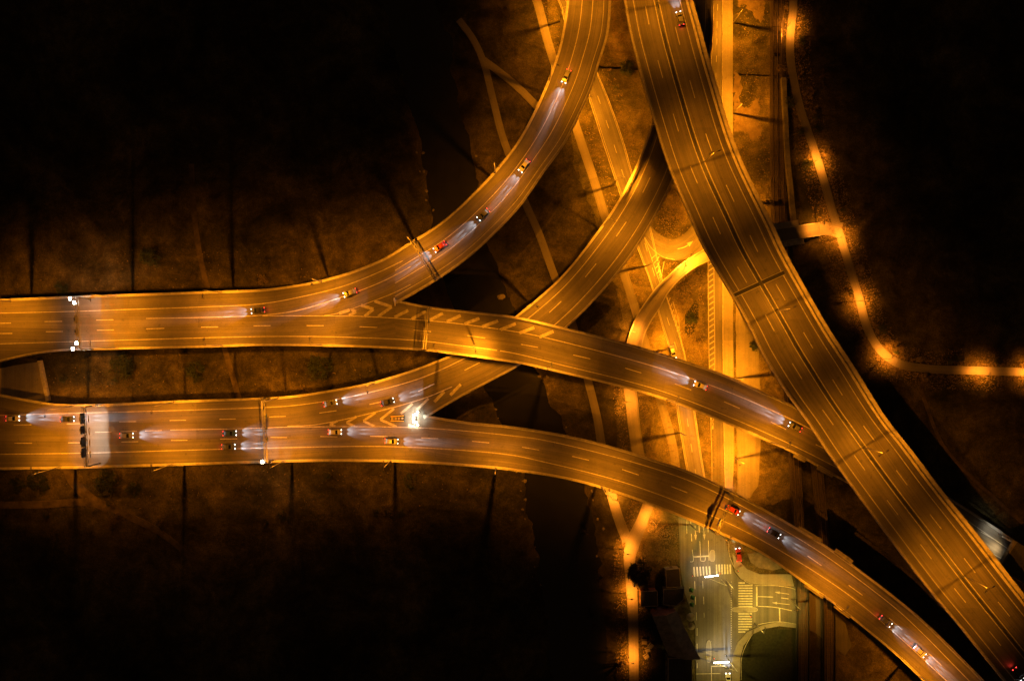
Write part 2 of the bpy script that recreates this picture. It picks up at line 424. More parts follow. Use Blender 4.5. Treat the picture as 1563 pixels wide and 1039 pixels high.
for tri in [((610, 478), (638, 490), (597, 514)), ((668, 452), (742, 475), (690, 518)), ((748, 427), (850, 462), (770, 520))]:
    pts = [Z3(*t) for t in tri]
    for a, b in zip(pts, pts[1:]): pxline(mb, [a, b], ZU, 1.0, .03 if a is pts[0] else .034)
for a, b in [((538, 500), (600, 480)), ((950, 482), (868, 524)), ((1056, 488), (970, 534)), ((1156, 500), (1080, 540)), ((1262, 513), (1180, 550)), ((1374, 530), (1285, 563)), ((1485, 545), (1390, 580)), ((1590, 562), (1500, 598)), ((1700, 585), (1612, 618)), ((1815, 608), (1730, 642))]:
    pxline(mb, [Z3(*a), Z3(*b)], ZU, 1.0, .03)
mb.build('chevron_markings', 'paintw', UP)
# closing wall at the nose
mb = MB(); a = P(602, 455, 10.3); b = P(604, 467, 10.3); mb.sweep([a, b], [(-.25, -1), (-.25, .95), (.25, .95), (.25, -1)]); mb.build('nose_wall', 'conc', UP)

# ------------------------------------------------------------------ lower viaduct
LO = empty('forked_viaduct'); tag(LO, 'lower elevated highway whose left trunk splits at a brightly lit nose between two branches', 'viaduct')
r2a = Rib(cut(R2L, None, 625) + [(646, 562)], DIVD, ZD, 130)
r2b = Rib([(646, 562)] + cut(R2L, 690, None), [(646, 636)] + cut(R2R, 690, None), ZR2, 200)
r2b.z = [(600, 8), (646, interp(ZD, 646)), (720, 6.6), (800, 6.2), (1090, 8.2)]
da = Rib(DIVD, cut(DR, None, 600) + [(646, 703)], ZD, 130)
db = Rib([(646, 636)] + cut(DL, 700, None), [(646, 703)] + cut(DR, 680, None), ZD, 240)
mb = MB()
for r in (r2a, r2b, da, db): r.surf(mb)
mb.build('road_surface', 'deck', LO)
for r in (r2b, db): girder(LO, r)
mbg = MB(); mbg.slab(r2a.w(.3, -.36), da.w(.8, -.36), 1.5); mbg.build('girder', 'concd', LO)
edge(LO, r2a.w(0) + r2b.w(0)[1:], -1); edge(LO, da.w(1) + db.w(1)[1:], 1)
edge(LO, r2b.w(1), 1); edge(LO, db.w(0), -1)
piers(LO, r2b, 40, [(940, 330, 45), (990, 250, 30)]); piers(LO, db, 40, [(1060, 770, 50), (960, 720, 30), (1240, 860, 45)]); piers(LO, da, 42)
mb = MB()
pxline(mb, [(-10, 634), (123, 630), (256, 626.5), (400, 621.7), (444, 619), (500, 611.5), (559, 600), (636, 579), (680, 561), (720, 541)], ZD)
for f in (.2, .78): r2b.solid(mb, f, .25, .025, 40)
pxline(mb, [(439, 650), (480, 648), (559, 632), (649, 607), (690, 590)], ZD)
pxline(mb, [(260, 656), (400, 653), (431, 651.6), (610, 651.6), (687, 655.5), (780, 664.5), (828, 671), (956, 702), (1046, 731), (1100, 755), (1163, 789), (1253, 843), (1360, 922), (1400, 958), (1480, 1039)], ZD, .25, n=140)
pxline(mb, [(-10, 693), (133, 691), (256, 687.5), (400, 683.6), (585, 681), (687, 685.5), (780, 694), (828, 704), (956, 737), (1094, 790), (1163, 824), (1265, 886), (1327, 932), (1440, 1034), (1452, 1046)], ZD, n=140)
for a, b in [((21, 648.5), (48, 648)), ((102, 646.7), (128, 646)), ((182, 643.5), (208, 643)), ((259, 641.4), (284, 641)), ((335, 639.5), (360, 639)),
             ((411, 636), (436, 635)), ((487.6, 630), (513.5, 626.5)), ((564, 617), (588.6, 611.5)), ((638.6, 597), (663, 585.6)),
             ((22, 676), (49, 676)), ((104, 675.5), (130, 675.2)), ((185, 674.2), (211, 673.7)), ((261, 671.8), (286, 671.5)), ((336, 669.8), (362, 669.2)),
             ((145, 659.3), (170, 659)), ((184, 658.3), (209, 658)), ((221.5, 657.2), (247, 656.6)),
             ((413, 667), (438, 667.5)), ((489, 665.8), (515, 666.2)), ((565, 665.3), (592, 666)), ((643, 667.8), (669, 669)), ((720.6, 673), (746.7, 675.5)),
             ((797, 682), (823, 686.4)), ((873.6, 696), (899, 702)), ((949.7, 716), (975, 724.5)), ((1024.7, 742), (1049, 751.5)), ((1095, 773), (1118, 784)),
             ((1232.7, 847.8), (1254, 862.6)), ((1295.4, 892.6), (1316.7, 908)), ((1357, 942.5), (1377, 960.5)), ((1418, 997), (1437, 1015))]:
    pxline(mb, [a, b], ZD, .28)
for a, b in [((709, 565), (732.5, 553)), ((838.3, 476.9), (856.7, 459.7)), ((893.3, 422.8), (910, 402.3)), ((940.7, 360.8), (956, 338.6)), ((981, 294.3), (992.5, 270.4))]:
    pxline(mb, [a, b], r2b.z, .28)
mb.build('lane_markings', 'paint', LO)
mb = MB(); Z4 = lambda zx, zy: (380 + zx / 3.905, 530 + zy / 3.905)
for tri in [((528, 438), (482, 458), (516, 470)), ((640, 412), (582, 448), (632, 470)), ((755, 388), (682, 438), (748, 470)), ((865, 365), (783, 430), (880, 472))]:
    pts = [Z4(*t) for t in tri]
    for a, b in zip(pts, pts[1:]): pxline(mb, [a, b], ZD, .8, .03 if a is pts[0] else .034)
for a, b in [((975, 335), (905, 395)), ((1070, 305), (1000, 372)), ((950, 462), (1010, 478))]:
    pxline(mb, [Z4(*a), Z4(*b)], ZD, .8, .03)
mb.build('chevron_markings', 'paintw', LO)
for a, b in [((1165, 262), (1105, 325)), ((1262, 220), (1200, 285))]:
    mb = MB(); pxline(mb, [Z4(*a), Z4(*b)], r2b.z, 1.0, .04); mb.build('stripe_marking', 'paintw', LO)

# ------------------------------------------------------------------ main highway on top
MA = empty('highway_bridge'); tag(MA, 'wide straight dual carriageway bridge running over everything from top centre to bottom right', 'bridge')
mr = Rib(ML, MR, ZM, 260)
mb = MB(); mr.surf(mb, .4); mb.build('road_surface', 'deck', MA)
girder(MA, mr, depth=1.8, f0=.1, f1=.44); girder(MA, mr, depth=1.8, f0=.53, f1=.9)
edge(MA, mr.w(0), -1, .6); edge(MA, mr.w(1.004), 1, .25, False, .34)
piers(MA, mr, 44, [(1035, 200, 50), (1100, 380, 40), (1270, 700, 55), (1190, 360, 25), (1100, 330, 20)], 2.0, (.27, .7))
mb = MB()
mr.solid(mb, .135, .3, .02); mr.solid(mb, .437, .3, .02); mr.solid(mb, .505, .3, .02); mr.solid(mb, .815, .3, .02)
mr.dash(mb, .295, (984.7, 10.2), lift=.02); mr.dash(mb, .655, (1029, 41.7), lift=.02)
mb.build('lane_markings', 'paint', MA)
mb = MB(); mb.slab(mr.w(.949, .3), mr.w(1.004, .3), .295); mb.build('service_walkway', 'pale', MA)
mb = MB(); mb.slab(mr.w(.898, .14), mr.w(.93, .14), .13); mb.build('kerb_strip', 'pale', MA)
mb = MB(); mb.sweep(mr.w(.94), [(-.05, .3), (-.05, .5), (.05, .5), (.05, .3)])
pts = mr.w(.932); d = 0
for a, b in zip(pts, pts[1:]):
    d += (b - a).length
    if d > 3.8: d = 0; mb.box((b.x, b.y, b.z + .3), (.4, .3, .5), math.atan2((b - a).y, (b - a).x))
mb.build('guard_rail', 'steel', MA)
mb = MB(); mb.slab(mr.w(.450, .012), mr.w(.480, .012), .01); mb.build('median_gap', 'rubber', MA)
mb = MB()
for f in (.453, .477):
    mb.sweep(mr.w(f), [(-.06, .5), (-.06, .85), (.06, .85), (.06, .5)]); mb.sweep(mr.w(f), [(-.16, 0.005), (-.16, .12), (.16, .12), (.16, 0.005)])
mb.build('median_barrier', 'signb', MA)
mb = MB()
a = Vector((1120, 451)); b = Vector((1203, 413))
for t0, t1, off in ((0.0, .47, 0), (.49, .93, 0)):
    p, q = a.lerp(b, t0), a.lerp(b, t1)
    mb.line([P(p.x, p.y, 17), P(q.x, q.y, 17)], 1.15, .035)
mb.build('dark_cross_band', 'rubber', MA)  # flat dark band across both carriageways
mb = MB()
for t0, t1 in ((0.0, .47), (.49, .93)):
    for o in (-.7, .7):
        p, q = a.lerp(b, t0), a.lerp(b, t1); u = P(p.x, p.y, 17); v = P(q.x, q.y, 17); n = (v - u).normalized(); n = Vector((-n.y, n.x, 0)) * o
        mb.line([u + n, v + n], .18, .042)
mb.build('band_edging', 'steel', MA)

# protective canopies over the railway
def canopy(parent, a, b, z, wd, side):
    u = P(*a, z); v = P(*b, z); mb = MB()
    mb.sweep([u, v], [(0, .1), (0, .3), (side * wd, .3), (side * wd, .1)]); mb.build('rail_canopy', 'concd', parent)
canopy(LO, (1215, 809), (1251, 830), 10, 1.9, 1); canopy(LO, (1271, 843), (1297, 862), 10, 1.9, 1)
canopy(LO, (1230, 888), (1259, 908), 10, -1.5, 1); canopy(LO, (1276, 920), (1299, 938), 10, -1.5, 1)
canopy(UP, (1213, 690), (1231, 699), 9.6, -1.6, 1); canopy(UP, (1249, 709), (1273, 722), 9.4, -1.6, 1)

# ------------------------------------------------------------------ footbridge
FL = [(957, 527), (961, 512), (969, 490), (982, 468), (1002, 440), (1020, 422), (1040, 404), (1071, 384), (1110, 364), (1150, 356), (1184, 351), (1225, 344.5), (1250, 341)]
FR = [(978, 530), (982, 512), (993, 489), (1005, 471), (1017, 449), (1035, 427), (1056, 410), (1081, 397), (1115, 380), (1155, 373), (1194, 368), (1230, 362), (1252, 359)]
FB = empty('footbridge'); tag(FB, 'narrow curved orange lit foot and cycle bridge that dips below both big viaducts', 'footbridge')
fb = Rib([(950, 585), (951, 560)] + FL, [(970, 590), (971, 560)] + FR, [(0, .1), (.1, .8), (.2, 2.2), (.45, 5.2), (.8, 5.6), (.93, 2.4), (1, .12)], 140, by='t')
mb = MB(); fb.surf(mb, .4); mb.build('road_surface', 'path', FB)
edge(FB, fb.w(0), -1, .3, True, .1); edge(FB, fb.w(1), 1, .3, True, .1)
i0, i1 = fb.at(.5, 1180, 360), fb.at(.5, 1224, 354)
mb = MB(); mb.sweep(fb.w(0)[i0:i1], [(.35, .1), (.35, .28), (2.2, .28), (2.2, .1)]); mb.build('rail_canopy', 'conc', FB)
mb = MB(); mb.sweep(fb.w(1)[i0:i1 + 1], [(-.5, .1), (-.5, .28), (-2.1, .28), (-2.1, .1)]); mb.build('rail_canopy', 'conc', FB)

# ------------------------------------------------------------------ terrain, river
RIV_L = [(560, -60), (590, 0), (610, 80), (640, 190), (656, 260), (664, 340), (690, 440), (722, 530), (748, 590), (780, 660), (806, 730), (820, 800), (832, 880), (842, 960), (850, 1039), (858, 1200)]
RIV_R = [(640, -60), (660, 0), (682, 90), (702, 190), (712, 250), (722, 310), (748, 400), (778, 470), (806, 560), (836, 620), (862, 670), (888, 750), (900, 810), (912, 900), (918, 960), (922, 1039), (930, 1200)]
rl = curve(RIV_L, 90); rr = curve(RIV_R, 90)
rlw = [P(p.x, p.y, -2.5) for p in rl]; rrw = [P(p.x, p.y, -2.5) for p in rr]
ymin = min(p.y for p in rlw); ymax = max(p.y for p in rlw)
def bank_x(poly, y):
    y = min(max(y, poly[-1].y), poly[0].y)
    for a, b in zip(poly, poly[1:]):
        if a.y >= y >= b.y: return a.x + (b.x - a.x) * (a.y - y) / max(a.y - b.y, 1e-6)
    return poly[-1].x
from mathutils import noise as mn
def river_s(x, y):
    """signed distance inside the river (+) in x"""
    if y > ymax + 5 or y < ymin - 5:
        pass
    a = bank_x(rlw, y); b = bank_x(rrw, y)
    return min(x - a, b - x) * .95
def ground_z(x, y):
    s = river_s(x, y) + mn.noise(Vector((x * .1, y * .1, 3))) * 3.0 + mn.noise(Vector((x * .35, y * .35, 7))) * 1.3
    base = -.06 - .22 * (mn.noise(Vector((x * .06, y * .06, 0))) + .6) ** 2
    t = min(max((s + 9) / 13, 0), 1); t = t * t * (3 - 2 * t)
    return base * (1 - t) - 4.0 * t
mb = MB()
xs = []; x = -1200.0
def axis(lo, hi, far, fine):
    a = [-far]; v = -far
    while v < lo: v += max(fine, min(60, (lo - v) * .35)); a.append(min(v, lo))
    while v < hi: v += fine; a.append(v)
    while v < far: v += max(fine, min(60, (v - hi) * .5 + fine)); a.append(v)
    return a
ax = axis(-205, 205, 1500, 1.8); ay = axis(-135, 135, 1500, 1.8)
vs = [(x, y, ground_z(x, y)) for y in ay for x in ax]; nx = len(ax)
fs = [(j * nx + i, j * nx + i + 1, (j + 1) * nx + i + 1, (j + 1) * nx + i) for j in range(len(ay) - 1) for i in range(nx - 1)]
mb.add(vs, fs); tag(mb.build('ground', 'grass', smooth=True), kind='structure')
mb = MB(); k = 10
mb.sheet([p + Vector((-k, 0, 0)) for p in rlw], [p + Vector((k, 0, 0)) for p in rrw]); tag(mb.build('river', 'water'), kind='structure')

# rocks along the banks
def rock_mesh(seed):
    bm = bmesh.new(); bmesh.ops.create_icosphere(bm, subdivisions=2, radius=1)
    rnd = random.Random(seed)
    off = Vector((rnd.random() * 9, rnd.random() * 9, 0))
    for v in bm.verts:
        v.co *= 1 + .45 * mn.noise(v.co * 1.1 + off) + .12 * mn.noise(v.co * 3 + off); v.co.z *= .6
    me = bpy.data.meshes.new('boulder'); bm.to_mesh(me); bm.free(); me.materials.append(M['rock']); return me
rocks = [rock_mesh(i) for i in range(5)]
big = [(765, 453, 1.0), (803, 462, .6), (757, 446, .5), (751, 470, .45), (858, 822, .55), (835, 755, .5)]
for x, y, r in big[:1]:
    o = bpy.data.objects.new('boulder', rocks[0]); COL.objects.link(o); o.location = P(x, y, -2.3); o.scale = (r * 1.3, r * 1.1, r)
    tag(o, 'large pale boulder alone in the black river below the middle branch', 'rock')
rnd = random.Random(3); cnt = 0
for k in range(200):
    t = rnd.random(); left = rnd.random() < .5
    poly = rl if left else rr
    i = int(t * (len(poly) - 1)); p = poly[i]
    if not (-5 < p.y < 1045): continue
    if left and not (230 < p.y < 345 or 560 < p.y < 900): continue
    if not left and not (230 < p.y < 330 or 470 < p.y < 900): continue
    q = P(p.x, p.y, -2.0); q.x += (-14 if left else 14)
    for _ in range(60):
        if ground_z(q.x, q.y) < -2.3: break
        q.x += .4 if left else -.4
    q.x += rnd.gauss(-.6, .9) * (1 if left else -1); r = rnd.uniform(.2, .75) * (.8 if rnd.random() < .8 else 1.2)
    o = bpy.data.objects.new('boulder', rocks[rnd.randrange(5)]); COL.objects.link(o)
    o.location = (q.x, q.y, max(ground_z(q.x, q.y), -2.6) + .1 * r); o.scale = (r, r * rnd.uniform(.7, 1.1), r); o.rotation_euler = (0, 0, rnd.random() * 6)
    side = 'west' if left else 'east'
    tag(o, 'small pale rock lining the %s bank of the dark river' % side, 'rock', 'rocks lining the %s river bank' % side)

# ------------------------------------------------------------------ ground level roads and paths
def road(name, L, R, z, m='road', n=90, thick=.5, marks=None, kerb=False):
    r = Rib(L, R, [(-9999, z), (9999, z)], n); mb = MB(); r.surf(mb, thick)
    o = tag(mb.build(name, m), kind='structure'); return r
def cpath(name, C, w, z, m='path', n=110):
    """path from a centre line and a width (px); width may vary"""
    c = curve(C, n); L = []; R = []
    for i in range(n):
        d = (c[min(i + 1, n - 1)] - c[max(i - 1, 0)]).normalized(); nr = Vector((-d.y, d.x))
        ww = (w if isinstance(w, (int, float)) else interp(w, i / (n - 1))) / 2
        L.append(c[i] + nr * ww); R.append(c[i] - nr * ww)
    r = Rib([(0, 0), (1, 1)], [(0, 0), (1, 1)], [(-9999, z), (9999, z)], n); r.L = L; r.R = R
    mb = MB(); r.surf(mb, .5); tag(mb.build(name, m), kind='structure'); return r
def poly(name, pts, z, m, thick=.5, kind='structure', parent=None):
    bm = bmesh.new(); vs = [bm.verts.new(P(x, y, z)) for x, y in pts]; f = bm.faces.new(vs)
    r = bmesh.ops.extrude_face_region(bm, geom=[f])
    for v in [g for g in r['geom'] if isinstance(g, bmesh.types.BMVert)]: v.co.z -= thick
    bmesh.ops.triangulate(bm, faces=[x for x in bm.faces if len(x.verts) > 4]); bmesh.ops.recalc_face_normals(bm, faces=bm.faces)
    uv = bm.loops.layers.uv.new('UVMap')
    for fc in bm.faces:
        for lp in fc.loops: lp[uv].uv = (lp.vert.co.y, lp.vert.co.x)
    me = bpy.data.meshes.new(name); bm.to_mesh(me); bm.free(); me.materials.append(M[m])
    o = bpy.data.objects.new(name, me); COL.objects.link(o)
    if parent: o.parent = parent
    if kind: o['kind'] = kind
    return o

def ragged(pts, amp=2.2, step=6, seed=1):
    rg = random.Random(seed); out = []
    for a, b in zip(pts, pts[1:] + pts[:1]):
        a = Vector(a); b = Vector(b); n = max(1, int((b - a).length / step))
        for k in range(n):
            q = a.lerp(b, k / n); out.append((q.x + rg.gauss(0, amp), q.y + rg.gauss(0, amp)))
    return out
poly('verge', ragged([(830, -16), (1178, -16), (1178, 330), (1180, 420), (1196, 560), (1205, 660), (1208, 760), (1160, 775), (1130, 850), (1040, 868), (1012, 850), (985, 860), (950, 830), (930, 740), (945, 660), (940, 560), (950, 480), (925, 380), (880, 260), (850, 120)]), -.035, 'sand', .3)
G1 = road('road', [(838, -14), (851, 0), (868, 60), (897, 146), (920, 218), (946, 297), (971, 374), (992, 430), (1008, 490), (1025, 547), (1032, 617), (1044, 696), (1054, 750)],
          [(870, -14), (880, 10), (908, 100), (930, 154), (953, 220), (966, 266), (990, 335), (1003, 390), (1016, 445), (1036, 504), (1052, 570), (1061, 627), (1071, 696), (1080, 750)], .02)
G2 = road('road', [(1090, -14), (1087, 60), (1082, 160), (1080, 280), (1080, 400), (1081, 500), (1083, 600), (1086, 700), (1086, 750)],
          [(1101.5, -14), (1101.5, 100), (1101.5, 300), (1102, 450), (1102.5, 600), (1104, 700), (1106, 750)], .02)
U = road('turning_loop', [(985, 290), (988, 328), (1000, 352), (1028, 365), (1054, 347), (1068, 315), (1078, 280)],
         [(955, 300), (972, 350), (1002, 388), (1033, 397), (1068, 386), (1086, 350), (1096, 300)], .032)
J = poly('junction', [(1043, 735), (1108, 735), (1104, 790), (1106, 819), (1112, 845), (1120, 872), (1130, 884), (1148, 892), (1214, 896), (1250, 910), (1290, 950), (1300, 985),
                      (1290, 1000), (1270, 985), (1245, 966), (1218, 952), (1190, 948), (1164, 952), (1140, 963), (1125, 980), (1118, 1003), (1116, 1052), (1063, 1052), (1061, 952), (1044, 900), (1038, 863), (1036, 790)], .045, 'road')
poly('pavement', [(1103.5, -14), (1118.5, -14), (1118.5, 300), (1119, 500), (1120, 600), (1121, 700), (1118, 745), (1107.5, 745), (1105, 700), (1104, 600), (1103.2, 450), (1103, 300)], .13, 'pave')
poly('parking_area', ragged([(1123, 455), (1150, 455), (1158, 520), (1160, 600), (1161, 690), (1157, 742), (1145, 760), (1135, 762), (1126, 752), (1124, 600)], .5, 8), .06, 'pave')
poly('pavement', [(1118, 845), (1126, 852), (1140, 868), (1160, 876), (1208, 876), (1212, 894.5), (1150, 891), (1131, 883), (1122, 872)], .13, 'pave')
poly('pavement', [(1117.5, 1003), (1126, 980), (1141, 964), (1165, 953), (1190, 949), (1217, 953), (1217, 958), (1190, 955), (1166, 959), (1148, 968), (1135, 985), (1130, 1003), (1129, 1052), (1117.5, 1052)], .13, 'pave')
poly('flagstone_yard', [(1141, 845), (1160, 842), (1190, 852), (1196, 866), (1180, 870), (1158, 866), (1146, 858)], .1, 'concd')
poly('verge', [(1046, 480), (1056, 466), (1062, 458), (1066, 466), (1066, 486), (1060, 505), (1052, 514), (1045, 506)], -.02, 'turf', .1)
poly('verge', [(1130, 1052), (1131, 1003), (1137, 985), (1149, 969), (1168, 960), (1215, 960), (1215, 1052)], -.01, 'turf', .2)
poly('dirt_patch', ragged([(1120, 105), (1130, 118), (1133, 132), (1128, 150), (1134, 168), (1144, 165), (1152, 150), (1160, 150), (1158, 180), (1163, 205), (1150, 215), (1135, 200), (1120, 200)], 1.5, 3), -.02, 'dirt', .2)
poly('dirt_patch', ragged([(1124, -14), (1166, -14), (1166, 30), (1160, 34), (1148, 20), (1136, 6), (1126, 12)], 1.5, 3), -.02, 'dirt', .2)
PA = cpath('path', [(812, -14), (819, 0), (838, 70), (862, 140), (888, 220), (905, 270), (925, 335), (950, 410), (971, 476), (990, 545), (1008, 609), (1028, 686), (1033, 730)], [(0, 13), (1, 13)], .03)
PB = cpath('path', [(700, 30), (722, 60), (738, 95), (752, 150), (766, 205), (780, 245), (800, 305), (822, 355), (846, 420), (866, 470), (884, 530), (900, 590), (912, 640), (920, 690), (931, 745), (944, 790), (958, 826)], [(0, 10), (.6, 12), (.75, 12), (1, 16)], .03)
PC = cpath('path', [(738, 92), (765, 112), (790, 133), (825, 168)], 11, .025, n=20)
PD = cpath('path', [(960, 582), (964, 610), (968, 650), (976, 700), (988, 735), (991, 762), (980, 795), (966, 828), (961, 850), (963, 880), (966, 930), (967, 980), (968, 1050)], [(0, 19), (.3, 18), (.45, 17), (.53, 22), (.6, 17), (1, 14)], .045)
PE = cpath('path', [(1212, -14), (1210, 20), (1206, 60), (1208, 100), (1220, 160), (1240, 220), (1256, 270), (1270, 320), (1281, 355), (1296, 405), (1310, 450), (1324, 500), (1342, 532), (1370, 554), (1410, 562), (1480, 565), (1580, 568)], [(0, 12), (1, 13)], .03, n=160)
PF = cpath('path', [(1250, 350), (1262, 349), (1274, 350), (1285, 352)], [(0, 18), (.5, 20), (1, 26)], .04, n=14)
PG = cpath('track', [(1405, 590), (1418, 630), (1440, 680), (1480, 725), (1530, 770), (1580, 815)], 5, .0, m='dirtd', n=40)
PH = cpath('track', [(-14, 771), (60, 770), (150, 768), (190, 785), (240, 810), (290, 850), (330, 900)], [(0, 11), (.5, 11), (1, 7)], .0, m='dirtd', n=60)
PI = cpath('track', [(98, 700), (112, 735), (140, 762), (165, 775)], 15, .012, m='dirtd', n=20)
PJ = cpath('track', [(292, 250), (296, 320), (305, 390), (322, 460), (345, 540), (368, 620)], 8, -.02, m='dirtd', n=40)
# embankment slab at far left between the viaducts
poly('pavement', [(-14, 565), (30, 556), (60, 552), (66, 590), (74, 640), (-14, 625)], .02, 'pave')
def wall_thing(name, pts, z, w, h, m, label, cat):
    c = curve(pts, max(8, len(pts) * 6)); mb = MB(); ww = [P(p.x, p.y, z) for p in c]
    mb.sweep(ww, [(-w / 2, 0), (-w / 2, h), (w / 2, h), (w / 2, 0)]); return tag(mb.build(name, m), label, cat)
wall_thing('retaining_wall', [(63, 550), (68, 575), (76, 612)], 0, 1.1, 1.2, 'conc', 'pale slanting retaining wall between the two viaducts at far left', 'wall')
wall_thing('noise_wall', [(1194, 121), (1197, 180), (1200, 240), (1206, 300), (1210, 342)], 0, 1.5, 1.6, 'concd', 'long concrete wall beside the railway, right of the tracks', 'wall')

# street markings
def mark(name, z, segs, w=.2, m='paint'):
    mb = MB()
    for s_ in segs:
        pts = s_[0]; ww = s_[1] if len(s_) > 1 and s_[1] else w
        c = curve(pts, max(4, len(pts) * 6)) if len(pts) > 2 else [Vector(p) for p in pts]
        mb.line([P(p.x, p.y, z) for p in c], ww, .006)
    return tag(mb.build(name, m), kind='structure')
mb = MB()
G1.dash(mb, .5, (911, 147), on=3, per=9, w=.2, lift=.03)
G1.solid(mb, .1, .16, .03); G1.solid(mb, .92, .16, .03)
G2.dash(mb, .62 if False else .0 + .5, (1088, 59), on=2.2, per=6.0, w=.2, lift=.03, i0=0, i1=30)
tag(mb.build('road_markings', 'paint'), kind='structure')
# chevron hatching in the streets
segs = []
for k in range(30):
    y = 400 + k * 8.6
    if y > 650: break
    x0 = interp([(400, 1081.5), (560, 1083), (650, 1087)], y); x1 = interp([(400, 1088.5), (560, 1090.5), (650, 1088)], y)
    segs.append(([(x0, y + 5), (x1, y)], .42))
segs.append(([(1089.5, 396), (1091, 560), (1088.5, 655)], .2)); segs.append(([(1081, 396), (1082.5, 560), (1087, 655)], .16))
mark('road_markings', .024, segs)
Z6 = lambda zx, zy: (700 + zx / 3.905, 220 + zy / 3.905)
segs = [([Z6(1105, 550), Z6(1140, 650), Z6(1200, 830)], .2), ([Z6(1105, 550), Z6(1150, 620), Z6(1215, 670), Z6(1290, 690)], .2), ([Z6(1225, 700), Z6(1205, 800), Z6(1198, 830)], .2)]
for k in range(6):
    y = 660 + k * 30; segs.append(([Z6(1145 + k * 10 + 30, y), Z6(1150 + k * 10, y + 22)], .35))
    segs.append(([Z6(1195 + k * 3, y + 8), Z6(1180 + k * 5, y + 38)], .3))
segs += [([Z6(1235, 900), Z6(1280, 1039)], .2), ([(1027, 460), (1036, 490), (1037, 505)], .2)]
for k in range(7):
    y = 915 + k * 34; segs.append(([Z6(1262 + k * 10, y), Z6(1248 + k * 11, y + 32)], .3))
mark('road_markings', .036, segs)
# arrows
def arrow(pts, head=1.3, w=.22, z=.045, hw=.55):
    segs_ = [P(p[0], p[1], z) for p in pts]
    mb = MB(); c = curve(pts, 12) if len(pts) > 2 else [Vector(p) for p in pts]
    ww = [P(p.x, p.y, z) for p in c]; d = (ww[-1] - ww[-2]).normalized(); n = Vector((-d.y, d.x, 0)); tip = ww[-1]
    ww[-1] = tip - d * head * .95
    mb.line(ww, w, .008)
    up = Vector((0, 0, .009)); b0 = tip - d * head
    mb.add([tip + up, b0 + n * hw + up, b0 - n * hw + up], [(0, 1, 2)])
    return tag(mb.build('arrow_marking', 'paint'), kind='structure')
arrow([Z6(1305, 625), Z6(1350, 612), Z6(1398, 578)], 2.2, .35, .032, .8)
Z8 = lambda zx, zy: (860 + zx / 3.905, 773 + zy / 3.905)
for a, b in [((785, 112), (789, 200)), ((833, 110), (842, 198))]: arrow([Z8(*a), Z8(*b)], 2.0, .28, .046, .5)
for a, b in [((1345, 520), (1258, 507)), ((1350, 582), (1242, 570))]: arrow([Z8(*a), Z8(*b)], 1.8, .25, .046, .45)
segs = []
for k in range(6): segs.append(([Z8(778 + k * 18.3, 358 - k * .8), Z8(782 + k * 18.3, 416 - k * 2)], .55))
for k in range(6): segs.append(([Z8(912 + k * 16.3, 343), Z8(914 + k * 16.3, 402 - k * .6)], .55))
for k in range(10): segs.append(([Z8(1043, 453 + k * 15.6), Z8(1127, 453 + k * 15.6) if k else Z8(1082, 453)], .5))
for k in range(8): segs.append(([Z8(1042, 637 + k * 15.4), Z8(1124 - (k > 5) * (k - 5) * 20, 637 + k * 15.4)], .5))
for k in range(30): segs.append(([Z8(1000, 445 + k * 13.6), Z8(1000, 451 + k * 13.6)], .28))
for a in [(808, 112), (861, 110), (740, 62), (757, 62)]: segs.append(([Z8(*a), Z8(a[0] + 2, a[1] + 42)], .22))
for pts, w in [([(813, 205), (818, 320)], .2), ([(864, 200), (868, 320)], .2), ([(775, 298), (866, 293)], .5), ([(768, 255), (772, 325), (755, 327)], .2), ([(818, 322), (842, 322), (846, 295)], .2),
               ([(762, 160), (765, 205)], .25), ([(1152, 475), (1153, 592)], .55), ([(1160, 534), (1250, 537)], .25), ([(1298, 542), (1342, 548)], .25), ([(1160, 592), (1260, 598), (1360, 618)], .25),
               ([(1288, 604), (1290, 682)], .45), ([(1140, 468), (1290, 472), (1380, 492), (1410, 530)], .18), ([(1160, 700), (1280, 684), (1400, 700)], .18), ([(1060, 1030), (1062, 900), (1090, 820), (1140, 740)], .16),
               ([(782, 442), (784, 490)], .28), ([(830, 442), (832, 485)], .2), ([(786, 535), (788, 582)], .28), ([(835, 535), (837, 580)], .2), ([(793, 628), (793, 675)], .28), ([(797, 722), (797, 768)], .28), ([(797, 815), (798, 860)], .28),
               ([(838, 630), (839, 660)], .15), ([(880, 950), (960, 947)], .4), ([(882, 950), (883, 1039)], .25), ([(798, 930), (798, 960)], .25),
               ([(985, 205), (990, 290), (1030, 380), (1080, 440), (1130, 464)], .14), ([(732, 60), (736, 160)], .18), ([(865, 840), (880, 800)], .12), ([(790, 995), (935, 992)], .2)]:
    segs.append(([Z8(*p) for p in pts], w))
def island(cx, cy, rx, ry, z, name='traffic_island'):
    pts = []
    for i in range(24):
        t = 2 * math.pi * i / 24
        pts.append((Z8(cx, cy)[0] + math.copysign(abs(math.cos(t)) ** .7, math.cos(t)) * rx, Z8(cx, cy)[1] + math.copysign(abs(math.sin(t)) ** .7, math.sin(t)) * ry))
    poly(name, pts, z, 'pave')
island(1080, 612, 20, 4, .15); island(866, 862, 4, 17, .15); island(888, 292, 4.2, 9, .15)
mark('road_markings', .047, segs, m='paintj')
def ring(cx, cy, rx, ry):
    return [(Z8(cx, cy)[0] + math.copysign(abs(math.cos(t)) ** .7, math.cos(t)) * rx, Z8(cx, cy)[1] + math.copysign(abs(math.sin(t)) ** .7, math.sin(t)) * ry) for t in [2 * math.pi * i / 32 for i in range(33)]]
mark('kerb_line', .152, [(ring(1080, 612, 19.6, 3.7), .18), (ring(866, 862, 3.6, 16.6), .15), (ring(888, 292, 3.9, 8.6), .15)], m='conc')

